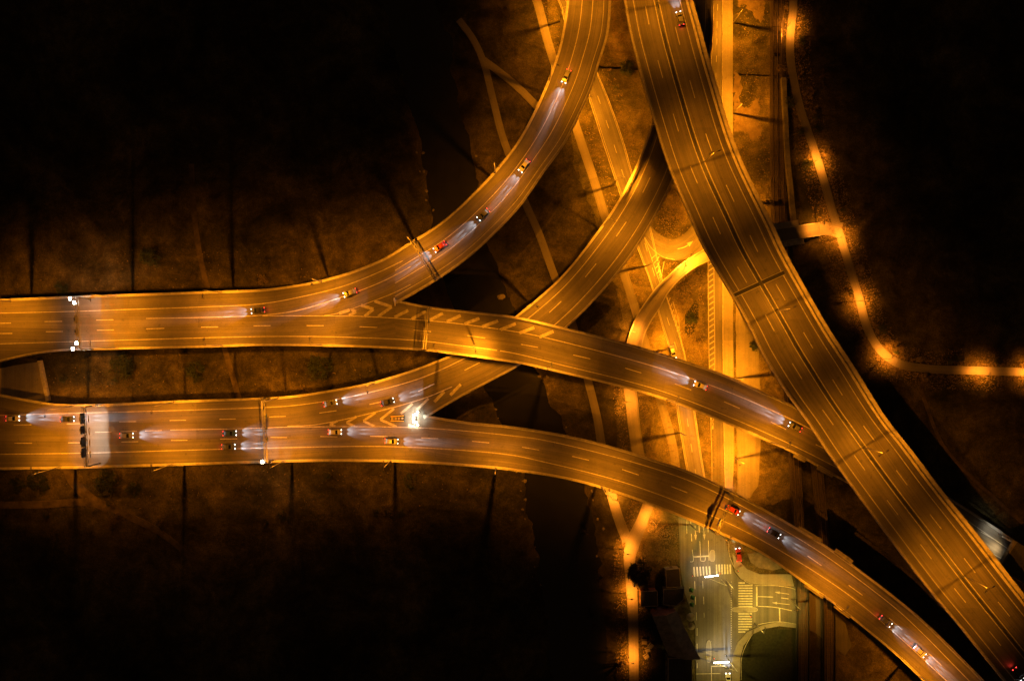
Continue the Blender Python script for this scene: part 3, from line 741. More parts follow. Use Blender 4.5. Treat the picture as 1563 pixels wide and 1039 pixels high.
# kerbs along the lit streets
mb = MB()
for r, f, s_ in ((G1, 0, 1), (G1, 1, -1), (G2, 0, 1)):
    mb.sweep(r.w(f), [(0, -.3), (0, .1), (s_ * .22, .1), (s_ * .22, -.3)])
mb.sweep([P(p.x, p.y, .02) for p in curve([(1102.6, -14), (1102.3, 300), (1103, 450), (1104, 600), (1105.5, 700), (1107, 745)], 60)], [(-.1, -.3), (-.1, .14), (.1, .14), (.1, -.3)])
tag(mb.build('kerb', 'conc'), kind='structure')

# ------------------------------------------------------------------ railway
RW = [[(1183.5, -14), (1183, 100), (1183, 200), (1184, 300), (1188, 400), (1200, 560), (1213, 680), (1218, 760), (1223, 860), (1225.5, 920), (1226, 1052)],
      [(1189, -14), (1190, 100), (1191, 200), (1193, 300), (1200, 400), (1222, 560), (1244, 680), (1253, 760), (1261, 860), (1265, 920), (1266, 1052)]]
zr = [(0, 0.15), (.6, .2), (.78, 2.2), (1, 2.4)]
def zpath(C, n): 
    c = curve(C, n); return [P(p.x, p.y, interp(zr, i / (n - 1))) for i, p in enumerate(c)]
for k, C in enumerate(RW):
    w = zpath(C, 160)
    T = empty('railway_track'); tag(T, ['western railway track in its dark ballast beside the street', 'eastern railway track, the one nearer the concrete wall'][k], 'railway')
    mb = MB(); mb.sweep(w, [(-1.7, -.02), (-2.1, -.9), (2.1, -.9), (1.7, -.02)]); mb.build('ballast', 'ballast', T)
    mb = MB()
    for o in (-.75, .75): mb.sweep(w, [(o - .05, .1), (o - .05, .25), (o + .05, .25), (o + .05, .1)])
    mb.build('rails', 'rail', T)
    mb = MB(); d = 0
    for a, b in zip(w, w[1:]):
        seg = (b - a).length; n = max(1, int(seg / .8))
        for q in range(n):
            c = a.lerp(b, q / n); mb.box((c.x, c.y, c.z + .04), (.26, 2.5, .14), math.atan2((b - a).y, (b - a).x))
    tag(mb.build('sleepers', 'sleeper', T), kind='stuff')
    mb = MB(); i0 = int(.8 * 160)
    for o in (-1.9, 1.9): mb.sweep(w[i0:], [(o - .1, -.9), (o - .1, .5), (o + .1, .5), (o + .1, -.9)])
    mb.build('bridge_girder', 'dark', T)

# ------------------------------------------------------------------ tunnel portal at the right
TP = empty('tunnel_portal', P(1545, 850, 0)); tag(TP, 'dark concrete tunnel mouth swallowing the lit road at the right edge', 'tunnel')
TP.location = (0, 0, 0)
a = P(1551, 826, 8.6); b = P(1527, 864, 8.6); dr = Vector((34, -20, 0)).normalized()
mb = MB(); mb.slab([a, a + dr * 45], [b, b + dr * 45], .8); mb.build('roof', 'roofd', TP)
mb = MB(); mb.sweep([a - dr * .3, b - dr * .3], [(-.3, -.9), (-.3, .5), (.3, .5), (.3, -.9)]); mb.build('parapet', 'concd', TP)
mb = MB()
for q in (a, b): mb.sweep([q - Vector((0, 0, 8.6)), q + dr * 45 - Vector((0, 0, 8.6))], [(-.4, -1), (-.4, 7.75), (.4, 7.75), (.4, -1)])
mb.build('side_wall', 'concd', TP)
mb = MB(); c = P(1544, 826, 4.5); mb.box((c.x, c.y, c.z), (7, .4, .6), -.5); mb.build('wing_wall', 'white', TP)

TPL = None
# ------------------------------------------------------------------ buildings by the path
def building(label, corners, h, roofm, wallm, gable=None, extra=None, name='building', cat='building', overhang=.4):
    """corners: roof corners as pixels (in order), unprojected at height h"""
    B = empty(name); tag(B, label, cat); c = [P(x, y, h) for x, y in corners]; ctr = sum(c, Vector()) / len(c)
    B.location = (ctr.x, ctr.y, 0); o = Vector((ctr.x, ctr.y, 0)); c = [q - o for q in c]
    mb = MB(); n = len(c); ins = [Vector((q.x * .96, q.y * .96, 0)) for q in c]
    vs = [Vector((q.x, q.y, -.5)) for q in ins] + [Vector((q.x, q.y, h - .05)) for q in ins]
    mb.add(vs, [(i, (i + 1) % n, n + (i + 1) % n, n + i) for i in range(n)]); mb.build('wall', wallm, B)
    mb = MB()
    if gable:
        r0 = (c[0] + c[1]) / 2 + Vector((0, 0, gable)); r1 = (c[2] + c[3]) / 2 + Vector((0, 0, gable)); dn = Vector((0, 0, -.2))
        # ridge from the middle of side 0-1 to the middle of side 2-3
        top = [c[0], r0, c[1], c[2], r1, c[3]]
        vs = top + [v + dn for v in top]
        mb.add(vs, [(0, 1, 4, 5), (1, 2, 3, 4), (6, 11, 10, 7), (7, 10, 9, 8), (0, 5, 11, 6), (2, 8, 9, 3), (0, 6, 7, 1), (1, 7, 8, 2), (3, 9, 10, 4), (4, 10, 11, 5)])
        mb.build('roof', roofm, B)
        g = MB(); g.add([ins[0] + Vector((0, 0, h - .06)), ins[1] + Vector((0, 0, h - .06)), r0 * .96 + Vector((0, 0, -.15))], [(0, 1, 2)])
        g.add([ins[2] + Vector((0, 0, h - .06)), ins[3] + Vector((0, 0, h - .06)), Vector((r1.x * .96, r1.y * .96, r1.z - .15))], [(0, 1, 2)]); g.build('gable', wallm, B)
        rb = MB()
        for side in (0, 1):
            A0, A1 = (c[0], c[3]) if side == 0 else (c[1], c[2]); n_ = 16
            for k in range(n_):
                t = (k + .5) / n_; e = A0.lerp(A1, t); rr_ = r0.lerp(r1, t); dv = (e - rr_); L_ = dv.length
                rb.tube(rr_ + Vector((0, 0, .03)), e + Vector((0, 0, .03)), .06, .06, 4)
        rb.build('roof_ribs', roofm, B)
    else:
        vs = c + [q + Vector((0, 0, -.25)) for q in c]; k = len(c)
        mb.add(vs, [tuple(range(k)), tuple(range(2 * k - 1, k - 1, -1))] + [(i, (i + 1) % k, k + (i + 1) % k, k + i) for i in range(k)]); mb.build('roof', roofm, B)
        mb = MB(); mb.sweep([q + Vector((0, 0, .0)) for q in c] + [c[0]], [(-.1, 0.002), (-.1, .2), (.1, .2), (.1, 0.002)]); mb.build('roof_edge', 'conc', B)
    # windows and door on the walls
    for i in range(n):
        a, b = ins[i], ins[(i + 1) % n]; L_ = (b - a).length; d = (b - a).normalized(); nr = Vector((d.y, -d.x, 0))
        if nr.dot(a + b) < 0: nr = -nr
        k = max(1, int(L_ / 3))
        for q in range(k):
            c_ = a.lerp(b, (q + .5) / k) + nr * .03
            isd = (i == 0 and q == 0)
            w = MB(); w.box((c_.x, c_.y, 1.05 if isd else min(1.6, h * .5)), (1.0, .08, 2.1 if isd else 1.0), math.atan2(d.y, d.x)); w.build('door' if isd else 'window', 'bark' if isd else 'glass', B)
    return B
building('small dark kiosk with a two part flat roof beside the junction', [(1016, 869), (1037, 867), (1039, 895), (1017, 896)], 3.4, 'roofd', 'concd')
building('low flat roofed shed on the right of the bright orange path', [(978, 902), (1003, 901), (1004, 924), (978, 925)], 3.0, 'roofd', 'brick')
building('flat roofed bar with a dim terrace between kiosk and barn', [(1013, 899), (1044, 897), (1043, 914), (1032, 924), (1012, 922)], 3.6, 'roofd', 'concd')
building('big barn with a dark ribbed tin roof next to the junction', [(996, 940), (1033, 932), (1069, 1006), (1020, 1000)], 7.0, 'tin', 'brick', gable=1.6)
building('dark flat roofed annex behind the barn at the bottom edge', [(1020, 1004), (1056, 1004), (1056, 1060), (1020, 1060)], 5.0, 'roofd', 'concd')

def parasol(x, y, r, m, label, group, closed=False):
    o = empty('parasol', P(x, y, 0)); tag(o, label, 'parasol', group)
    mb = MB(); mb.tube((0, 0, 0), (0, 0, 2.5), .04); mb.build('pole', 'steel', o)
    mb = MB(); n = 4 if closed else 10
    vs = [(0, 0, 2.6)] + [(r * math.cos(2 * math.pi * i / n + .5), r * math.sin(2 * math.pi * i / n + .5), 2.0) for i in range(n)] + [(r * math.cos(2 * math.pi * i / n + .5), r * math.sin(2 * math.pi * i / n + .5), 1.8) for i in range(n)]
    mb.add(vs, [(0, i + 1, (i + 1) % n + 1) for i in range(n)] + [(i + 1, n + i + 1, n + (i + 1) % n + 1, (i + 1) % n + 1) for i in range(n)]); mb.build('canopy', m, o)
    mb = MB(); mb.tube((0, 0, -.1), (0, 0, .1), .35, .35, 10); mb.build('foot', 'conc', o)
for k, (x, y) in enumerate([(1053, 897), (1055, 908), (1054, 919)]):
    parasol(x, y, 1.0, 'green', ['square green parasol nearest the zebra crossing', 'square green parasol in the middle of the row of three', 'square green parasol at the end nearest the round beige parasols'][k], 'green parasols on the kerb', True)
parasol(1052, 938, 1.5, 'beige', 'large round beige parasol, the upper of two by the barn', 'beige parasols by the barn')
parasol(1053, 952, 1.25, 'beige', 'slightly smaller round beige parasol below its twin by the barn', 'beige parasols by the barn')
for i, (x, y) in enumerate([(983, 978), (988, 990), (986, 1000), (993, 984)]):
    o = empty('garden_table', P(x, y, 0), .3 * i); tag(o, 'pale picnic table in the yard between orange path and barn', 'table', 'picnic tables in the yard')
    mb = MB(); mb.box((0, 0, .72), (1.8, .8, .06)); mb.build('tabletop', 'beige', o)
    for s_ in (-1, 1):
        mb = MB(); mb.box((0, s_ * .7, .44), (1.8, .28, .05)); mb.build('seat', 'beige', o)
        mb = MB(); mb.box((s_ * .7, 0, .34), (.08, 1.4, .1)); mb.box((s_ * .7, -.3, .35), (.08, .08, .7)); mb.box((s_ * .7, .3, .35), (.08, .08, .7)); mb.build('leg', 'bark', o)

# ------------------------------------------------------------------ trees
def tree(x, y, h, r, label, leafn=1400, bare=False, group=None, name='tree', seed=0, m='leaf'):
    rnd = random.Random(seed); o = empty(name, P(x, y, 0)); tag(o, label, 'shrub' if name == 'shrub' else 'tree', group)
    mb = MB(); mb.tube((0, 0, -.5), (.1, 0, h * .55), r * .07 + .05, r * .04 + .03, 7); tips = []
    for k in range(9 if not bare else 16):
        t = rnd.random() * 6.28; z0 = h * rnd.uniform(.25, .55); e = Vector((math.cos(t) * r * rnd.uniform(.5, .95), math.sin(t) * r * rnd.uniform(.5, .95), h * rnd.uniform(.6, .98)))
        mid = Vector((e.x * .4, e.y * .4, z0 + (e.z - z0) * .6))
        mb.tube((0.05, 0, z0), mid, r * .03 + .02, r * .02 + .015, 5); mb.tube(mid, e, r * .02 + .015, .01, 5); tips.append(e); tips.append(mid)
        if bare:
            for q in range(5):
                s_ = mid.lerp(e, rnd.random()); mb.tube(s_, s_ + Vector((rnd.gauss(0, r * .22), rnd.gauss(0, r * .22), rnd.uniform(.1, .5))), .02, .008, 4)
    mb.build('trunk', 'bark', o)
    if not bare:
        mb = MB(); clumps = []
        for k in range(26):
            t = rnd.random() * 6.28; q = r * math.sqrt(rnd.random()) * rnd.uniform(.75, 1.1); zz = h * (.45 + .5 * rnd.random() * (1 - .5 * (q / r) ** 2)); clumps.append(Vector((q * math.cos(t), q * math.sin(t), zz)))
        for k in range(leafn):
            c = rnd.choice(clumps) + Vector((rnd.gauss(0, r * .16), rnd.gauss(0, r * .16), rnd.gauss(0, r * .13)))
            s_ = r * rnd.uniform(.04, .09) + .05; u = Vector((rnd.gauss(0, 1), rnd.gauss(0, 1), rnd.gauss(0, .6))).normalized(); v = u.orthogonal().normalized()
            mb.add([c - u * s_, c + v * s_ * .6, c + u * s_, c - v * s_ * .6], [(0, 1, 2, 3)])
        mb.build('crown', m, o)
    return o
tree(973, 866, 7, 4.0, 'big dark leafy tree overhanging the bright orange path', 2600, seed=1)
tree(981, 887, 5, 2.2, 'smaller dark tree tucked just below the big tree by the path', 1200, seed=2)
BUSH = [(187, 560, 4.6, 'dark round bush between the viaducts, left of the others'), (490, 560, 4.2, 'broad dark bush below the upper viaduct near the middle'), (302, 565, 3.6, 'dark bush between the viaducts behind the first lamp shadows'), (62, 735, 3.8, 'dark shrub clump below the lower viaduct at far left'), (30, 740, 2.6, 'small dark shrub at the far left below the lower viaduct'),
        (165, 735, 4.4, 'wide dark shrub right of the dirt track below the lower viaduct'), (205, 745, 2.6, 'round dark shrub beside a wide one below the lower viaduct'), (230, 395, 3.4, 'dark bush above the upper viaduct left of the centre'), (95, 440, 2.4, 'low dark bush at the upper viaduct edge beside the lit gantry'), (1055, 485, 1.9, 'low oval bush on the grass island beside the hatched lane'), (957, 106, 2.6, 'dark shrub on the grass wedge between ramp and highway'), (1150, 528, 1.5, 'small shrub on the parking edge next to the big highway'),
        (1148, 640, 2.0, 'shrub at the right end of the parking area')]
for i, (x, y, r, lb) in enumerate(BUSH):
    tree(x, y, r * .55, r, lb, 1100, name='shrub', seed=20 + i)
rs = random.Random(9)
for i in range(30):
    k = rs.randrange(8, 150); c = (PE.L[k] + PE.R[k]) / 2; d = (PE.L[k] - PE.R[k]).normalized(); rr_ = rs.uniform(.8, 2.0)
    off = (8 + rr_ * 3.4 + rs.uniform(0, 7)) * (1 if rs.random() < .3 else -1)
    q = c + d * off
    if 330 < q.y < 372 and q.x < 1285: continue
    if min((q - (PE.L[j] + PE.R[j]) / 2).length for j in range(PE.n)) < 7 + rr_ * 4: continue
    tree(q.x, q.y, rs.uniform(1.0, 2.8), rr_, 'leafy roadside bush among many edging the winding orange lit path', 380, name='shrub', group='bushes edging the winding path', seed=300 + i, m=rs.choice(('leaf', 'drygrass')))
rs = random.Random(5)
for i in range(26):
    x = rs.uniform(10, 640); y = rs.choice((rs.uniform(545, 598), rs.uniform(722, 800), rs.uniform(380, 430)))
    if y < 440 and x > 520: continue
    if 540 < y < 600 and (x > 500 or x < 90): y = rs.uniform(725, 790)
    if any(abs(x - b[0]) < 26 and abs(y - b[1]) < 26 for b in BUSH): continue
    tree(x, y, rs.uniform(.8, 2.2), rs.uniform(1.0, 2.6), 'low scrub bush among many on the dim ground beside the left viaducts', 420, name='shrub', group='scrub beside the left viaducts', seed=100 + i, m=rs.choice(('leaf', 'drygrass', 'leaf')))
for i, (x, y, r, lb) in enumerate([(950, 1010, 3.2, 'bare tree left of the orange path at the bottom'), (915, 880, 2.8, 'bare river bank tree left of the path beside the big leafy tree'), (905, 950, 3.2, 'bare river bank tree lowest in the photograph'), (893, 810, 2.4, 'bare tree where the river passes below the lower viaduct'), (768, 20, 4.0, 'bare tree on the dark verge near the top'), (1228, 60, 3.0, 'bare tree beside the topmost lamp of the right hand path'), (1252, 118, 3.0, 'bare tree right of the path in the dark stretch'), (1310, 330, 3.2, 'bare tree right of the T junction of the paths'), (1405, 590, 2.6, 'bare tree at the bend of the right hand path')]):
    tree(x, y, r * 1.3, r, lb, bare=True, seed=50 + i, name='bare_tree')

# weeds and dry tufts: nobody could count them
rnd = random.Random(11); mb = MB()
def tufts(n, fn, hs=(.15, .5)):
    k = 0
    while k < n:
        x, y = fn(); q = P(x, y, 0); z = ground_z(q.x, q.y); k += 1
        if 880 < x < 1180: z = max(z, -.03)
        if z < -1.8: continue
        h = rnd.uniform(*hs)
        for b in range(4):
            t = rnd.random() * 6.28; w = rnd.uniform(.05, .12); l = rnd.uniform(.5, 1.3) * h
            d = Vector((math.cos(t), math.sin(t), 0)); n_ = Vector((-d.y, d.x, 0)) * w; c = Vector((q.x, q.y, z))
            mb.add([c - n_, c + n_, c + d * l + Vector((0, 0, h))], [(0, 1, 2)])
def near(pathr, lo, hi, i0=0, i1=None):
    n = len(pathr.L)
    def f():
        i = rnd.randrange(i0, i1 or n); c = (pathr.L[i] + pathr.R[i]) / 2; d = (pathr.L[i] - pathr.R[i]).normalized(); s_ = rnd.choice((-1, 1)) * rnd.uniform(lo, hi)
        return c.x + d.x * s_ + rnd.gauss(0, 1.5), c.y + d.y * s_ + rnd.gauss(0, 1.5)
    return f
tufts(5200, near(PE, 8, 30)); tufts(1800, near(PE, 8, 13), (.3, .8))
tufts(2200, near(PD, 11, 26)); tufts(2600, near(G1, 22, 40)); 
tufts(900, lambda: (rnd.uniform(1125, 1175), rnd.uniform(0, 430))); tufts(700, lambda: (rnd.uniform(1040, 1075), rnd.uniform(410, 560)))
tufts(600, lambda: (1028 + rnd.gauss(0, 12), 325 + rnd.gauss(0, 16))); tufts(700, lambda: (rnd.uniform(1000, 1035), rnd.uniform(800, 860)))
tufts(500, lambda: (rnd.uniform(0, 740), rnd.choice((rnd.uniform(530, 600), rnd.uniform(715, 780), rnd.uniform(380, 445)))))
tag(mb.build('dry_weeds', 'drygrass'), 'dry weeds and grass tufts scattered over the verges', 'weeds', kind='stuff')

# ------------------------------------------------------------------ lamps
AMB = (1.0, .28, .006); ORG = (1.0, .27, .014); YEL = (1.0, .62, .08); WHT = (1.0, .93, .78)
def light(parent, loc, power, col, size=2.35, blend=.7, radius=.1, rot=(0, 0, 0), name='lamp_light', bat=0.):
    d = bpy.data.lights.new(name, 'SPOT'); d.energy = power; d.color = col; d.spot_size = size; d.spot_blend = blend; d.shadow_soft_size = radius
    if bat:
        # road luminaire optics: intensity grows away from straight down, as a street light's reflector throws it
        d.use_nodes = True; nt = d.node_tree; em = nt.nodes['Emission']
        tc = nt.nodes.new('ShaderNodeTexCoord'); sx = nt.nodes.new('ShaderNodeSeparateXYZ'); nt.links.new(tc.outputs['Normal'], sx.inputs[0])
        ab = nt.nodes.new('ShaderNodeMath'); ab.operation = 'ABSOLUTE'; nt.links.new(sx.outputs['Z'], ab.inputs[0])
        mx = nt.nodes.new('ShaderNodeMath'); mx.operation = 'MAXIMUM'; mx.inputs[1].default_value = .33; nt.links.new(ab.outputs[0], mx.inputs[0])
        pw = nt.nodes.new('ShaderNodeMath'); pw.operation = 'POWER'; pw.inputs[1].default_value = -bat; nt.links.new(mx.outputs[0], pw.inputs[0])
        nt.links.new(pw.outputs[0], em.inputs['Strength'])
    o = bpy.data.objects.new(name, d); COL.objects.link(o); o.location = loc; o.rotation_euler = rot; o.parent = parent; return o
def make_lamp(h, arm, double=False, small=False, lens='lamp_a', power=1000, col=AMB, size=2.35, blend=.7, tilt=0., bat=0.):
    o = empty('street_lamp'); r0 = .19 if not small else .08
    mb = MB(); mb.tube((0, 0, -.1), (0, 0, h - .2), r0, r0 * .55, 8); mb.build('pole', 'steel', o)
    for s_ in ((1, -1) if double else (1,)):
        mb = MB(); mb.tube((0, 0, h - .25), (0, s_ * arm * .9, h + .1), .05, .04, 6); mb.build('arm', 'steel', o)
        mb = MB(); y = s_ * (arm + .3)
        vs = []
        for (yy, w, zt) in ((-.45, .09, .13), (-.25, .17, .2), (.2, .2, .22), (.45, .13, .14)):
            vs += [(-w, y + yy, h + .06), (w, y + yy, h + .06), (w * .7, y + yy, h + zt + .05), (-w * .7, y + yy, h + zt + .05)]
        mb.add(vs, [(0, 1, 2, 3), (12, 15, 14, 13)] + [(4 * i + k, 4 * i + 4 + k, 4 * i + 4 + (k + 1) % 4, 4 * i + (k + 1) % 4) for i in range(3) for k in range(4)])
        hd = mb.build('lamp_head', 'steel', o)
        mb = MB(); vs = [(.15 * math.cos(t) , y + .02 + .34 * math.sin(t), h + .055) for t in [2 * math.pi * i / 10 for i in range(10)]] + [(.08 * math.cos(t), y + .02 + .2 * math.sin(t), h - .04) for t in [2 * math.pi * i / 10 for i in range(10)]]
        mb.add(vs, [tuple(range(10)), tuple(range(19, 9, -1))] + [(i, (i + 1) % 10, 10 + (i + 1) % 10, 10 + i) for i in range(10)])
        ln = mb.build('lens', lens, hd)
        light(o, (0, y + .02, h - .09), power, col, size, blend, rot=(tilt * s_, 0, 0), bat=bat)
    return o
PW = 1.0
lamps = {
    'deck': make_lamp(14, 1.7, power=33000 * PW, size=2.5, blend=1, tilt=.16, bat=.7),
    'main': make_lamp(12, 1.2, double=True, power=8800 * PW, size=2.5, blend=.4, bat=1.5),
    'street': make_lamp(10, 1.6, power=25000 * PW, size=2.7, blend=.7, tilt=.1, bat=1.6),
    'path': make_lamp(5.5, .8, small=True, power=15000 * PW, col=ORG, size=2.3, blend=1),
    'junction': make_lamp(9, 1.8, lens='lamp_w', power=5600 * PW, col=YEL, size=2.6, blend=.7, bat=1.5),
}
first = {k: True for k in lamps}
def put_lamp(kind, x, y, z, ang, label, group):
    """ang: direction (px) the arm reaches towards"""
    o = lamps[kind] if first[kind] else copy_tree(lamps[kind]); first[kind] = False
    w = P(x, y, z); o.location = w
    d = Vector((ang[0], -ang[1])); o.rotation_euler = (0, 0, math.atan2(d.y, d.x) - math.pi / 2)
    if (x, y) == (996, 193): o.scale = (1, 1, .58)
    tag(o, label, 'street lamp', group); return o
put_lamp('street', 1042, 401, 0, (.3, -1), 'amber lamp beside the turning loop where the footbridge curves', 'lamps on the turning loop')
put_lamp('path', 1247, 341, 1.2, (0, 1), 'short orange lamp added to brighten the east end of the footbridge', 'lamps on the footbridge')  # extra lamp, added to brighten this end of the footbridge
ORD = ['first', 'second', 'third', 'fourth', 'fifth', 'sixth', 'seventh', 'eighth', 'ninth', 'tenth']
def row(kind, items, zt, fmt, group, z0=None):
    for i, (x, y, dx, dy) in enumerate(items):
        put_lamp(kind, x, y, interp(zt, x) if z0 is None else z0, (dx, dy), fmt % ORD[i], group)
row('deck', [(16, 460, 0, 1), (177, 453, 0, 1), (338, 447, .05, 1), (492, 430.5, .3, 1), (630, 370.5, .5, 1), (756, 264, .75, .7), (839, 122, .95, .35), (868, -6, 1, 0)], ZU, 'tall lamp on the upper viaduct\'s outer top edge, %s from the left', 'lamps on the outer edge of the upper viaduct')
row('deck', [(177, 531, 0, -1), (340, 527, 0, -1), (492, 526, 0, -1), (668, 535, .1, -1), (836, 562, .25, -1), (1018, 609, .3, -1), (1177, 674, .4, -1)], ZU, 'tall lamp on the upper viaduct\'s lower edge, %s from the left', 'lamps on the lower edge of the upper viaduct')
row('deck', [(112, 619, 0, 1), (265, 614, 0, 1), (425, 607.5, .1, 1), (572, 585, .25, 1), (726, 527, .4, 1), (812, 465, .7, .7), (922, 344, .85, .5), (996, 193, .9, .3)], r2b.z, 'tall lamp on the lower viaduct\'s top edge, %s from the left', 'lamps on the upper edge of the lower viaduct')
row('deck', [(92, 712, 0, -1), (264, 707.5, 0, -1), (434, 702.5, 0, -1), (597, 702, 0, -1), (757, 712.5, .15, -1), (918, 742, .3, -1), (1092, 809, .4, -1), (1258, 909, .6, -1), (1404, 1031, .7, -.8)], ZD, 'tall lamp on the lower viaduct\'s bottom edge, %s from the left', 'lamps on the lower edge of the lower viaduct')
row('main', [(1005, 8, 1, -.2), (1074, 248, 1, -.35), (1184, 474, 1, -.5), (1318, 682, 1, -.6), (1471, 878, 1, -.65)], ZM, 'twin headed lamp in the wide highway\'s median, %s from the top', 'twin lamps in the highway median')
row('street', [(855, 33, 1, -.3), (889, 165, 1, -.3), (936, 283, 1, -.3), (987, 406, 1, -.2), (1019, 533, 1, -.2), (1038, 660, 1, -.2)], ZM, 'amber lamp left of the winding street, %s from the top', 'lamps on the winding street', .0)
row('street', [(1119.5, 35, -1, -.2), (1119, 173, -1, -.2), (1119.5, 310, -1, 0), (1120, 440, -1, 0), (1122, 577, -1, .1), (1123, 700, -1, .2)], ZM, 'amber lamp right of the straight street, %s from the top', 'lamps on the straight street', .0)
row('path', [(1201, 42, 1, 0), (1240, 248, 1, -.2), (1278, 364, 1, -.2), (1306, 460, 1, -.1), (1346, 547, .7, -.7), (1494, 574, 0, -1), (1568, 574, 0, -1)], ZM, 'short orange lamp beside the winding path at right, %s along from the top', 'lamps on the right hand path', .0)
row('path', [(959, 506, 1, .2), (950, 611, 1, 0), (1039, 403, .4, 1)], [(0, 0), (960, 1.8), (1039, 5), (1100, 5)], 'short orange lamp on the curved footbridge or its ramp, %s of three', 'lamps on the footbridge')
row('path', [(933, 757, 1, 0), (996, 794, -1, -.3), (950, 838, 1, 0), (955, 905, 1, 0), (957, 1000, 1, 0)], ZM, 'short orange lamp by the forked path at the bottom, %s from the top', 'lamps on the forked path', .0)
row('junction', [(1054, 800, 1, 0), (1107, 884, -.4, -1), (1152, 950, .2, -1), (1206, 915, -1, .1), (1108, 1000, -1, 0)], ZM, 'yellowish street lamp at the signalled junction, %s of five from the top left', 'lamps at the junction', .0)

# side lamp at the cutting near the tunnel
t = make_lamp(5, .8, small=True, lens='lamp_w', power=700, col=(1, .86, .6), size=2.2); t.location = P(1503, 801, 0); t.rotation_euler = (0, 0, 2.3); tag(t, 'single white lamp on the verge of the road that enters the tunnel', 'street lamp')
t.location.z = 3.2

pl = P(1536, 842, 7.4)
mb = MB(); mb.box((pl.x, pl.y, pl.z), (.9, .4, .15), .9); tl = mb.build('portal_lamp', 'lamp_w', TP)
light(TP, (pl.x - .6, pl.y + .3, pl.z - .1), 1900, (1, .66, .28), 2.7, 1, .2, rot=(0, math.radians(35), 0), name='portal_light')
# lit crossing signs hanging over the junction
def crossing_bar(x0, y0, x1, y1, base, label, hgt=6.0):
    a = P(x0, y0, hgt); b = P(x1, y1, hgt); q = P(base[0], base[1], 0)
    o = empty('overhead_light', q); tag(o, label, 'traffic light', 'overhead light bars at the junction'); a -= q; b -= q
    mb = MB(); mb.tube((0, 0, 0), (0, 0, hgt), .1, .08); mb.build('pole', 'steel', o)
    mb = MB(); mb.tube((0, 0, hgt), a + Vector((0, 0, .15)), .06); mb.tube(a + Vector((0, 0, .15)), b + Vector((0, 0, .15)), .06); mb.build('arm', 'steel', o)
    mb = MB(); mb.tube(a + Vector((0, 0, .32)), b + Vector((0, 0, .32)), .13, .13, 8); mb.build('light_bar', 'lamp_w', o)
    for t_ in (.25, .7):
        mb = MB(); c = a.lerp(b, t_); mb.box((c.x, c.y, c.z - .45), (.32, .3, .9), 0); mb.build('signal_head', 'dark', o)
    light(o, (a + b) / 2 + Vector((0, 0, -.2)), 1100, WHT, 2.4, .8)
crossing_bar(1076, 879.5, 1096, 877, (1101, 884), 'overhead arm with a glowing white bar beside the zebra crossing')
crossing_bar(1089, 1010, 1112, 1009, (1117, 1012), 'overhead arm with a glowing white bar at the bottom of the junction')
def signal(x, y, rz, label):
    o = empty('traffic_light', P(x, y, .1), rz); tag(o, label, 'traffic light', 'traffic lights at the junction')
    mb = MB(); mb.tube((0, 0, 0), (0, 0, 3.4), .07); mb.build('pole', 'dark', o)
    mb = MB(); mb.box((0, .22, 2.9), (.32, .3, .95)); h = mb.build('signal_head', 'dark', o)
    for k, c in enumerate(('tail', 'yel', 'green')):
        mb = MB(); mb.tube((0, .37, 3.2 - k * .3), (0, .4, 3.2 - k * .3), .1); mb.build('signal_lens', c, h)
for x, y, rz, lb in [(1122, 868, 0, 'dark traffic light at the bend right of the upper zebra crossing'), (1096, 871, 1, 'dark traffic light between the halves of the upper zebra crossing'), (1143, 935, 1.5, 'dark traffic light on the pointed island of the right zebra crossing'), (1055, 873, 2, 'dark traffic light left of the upper zebra crossing'), (1086, 1000, 0, 'dark traffic light on the long thin island at the bottom')]:
    signal(x, y, rz, lb)

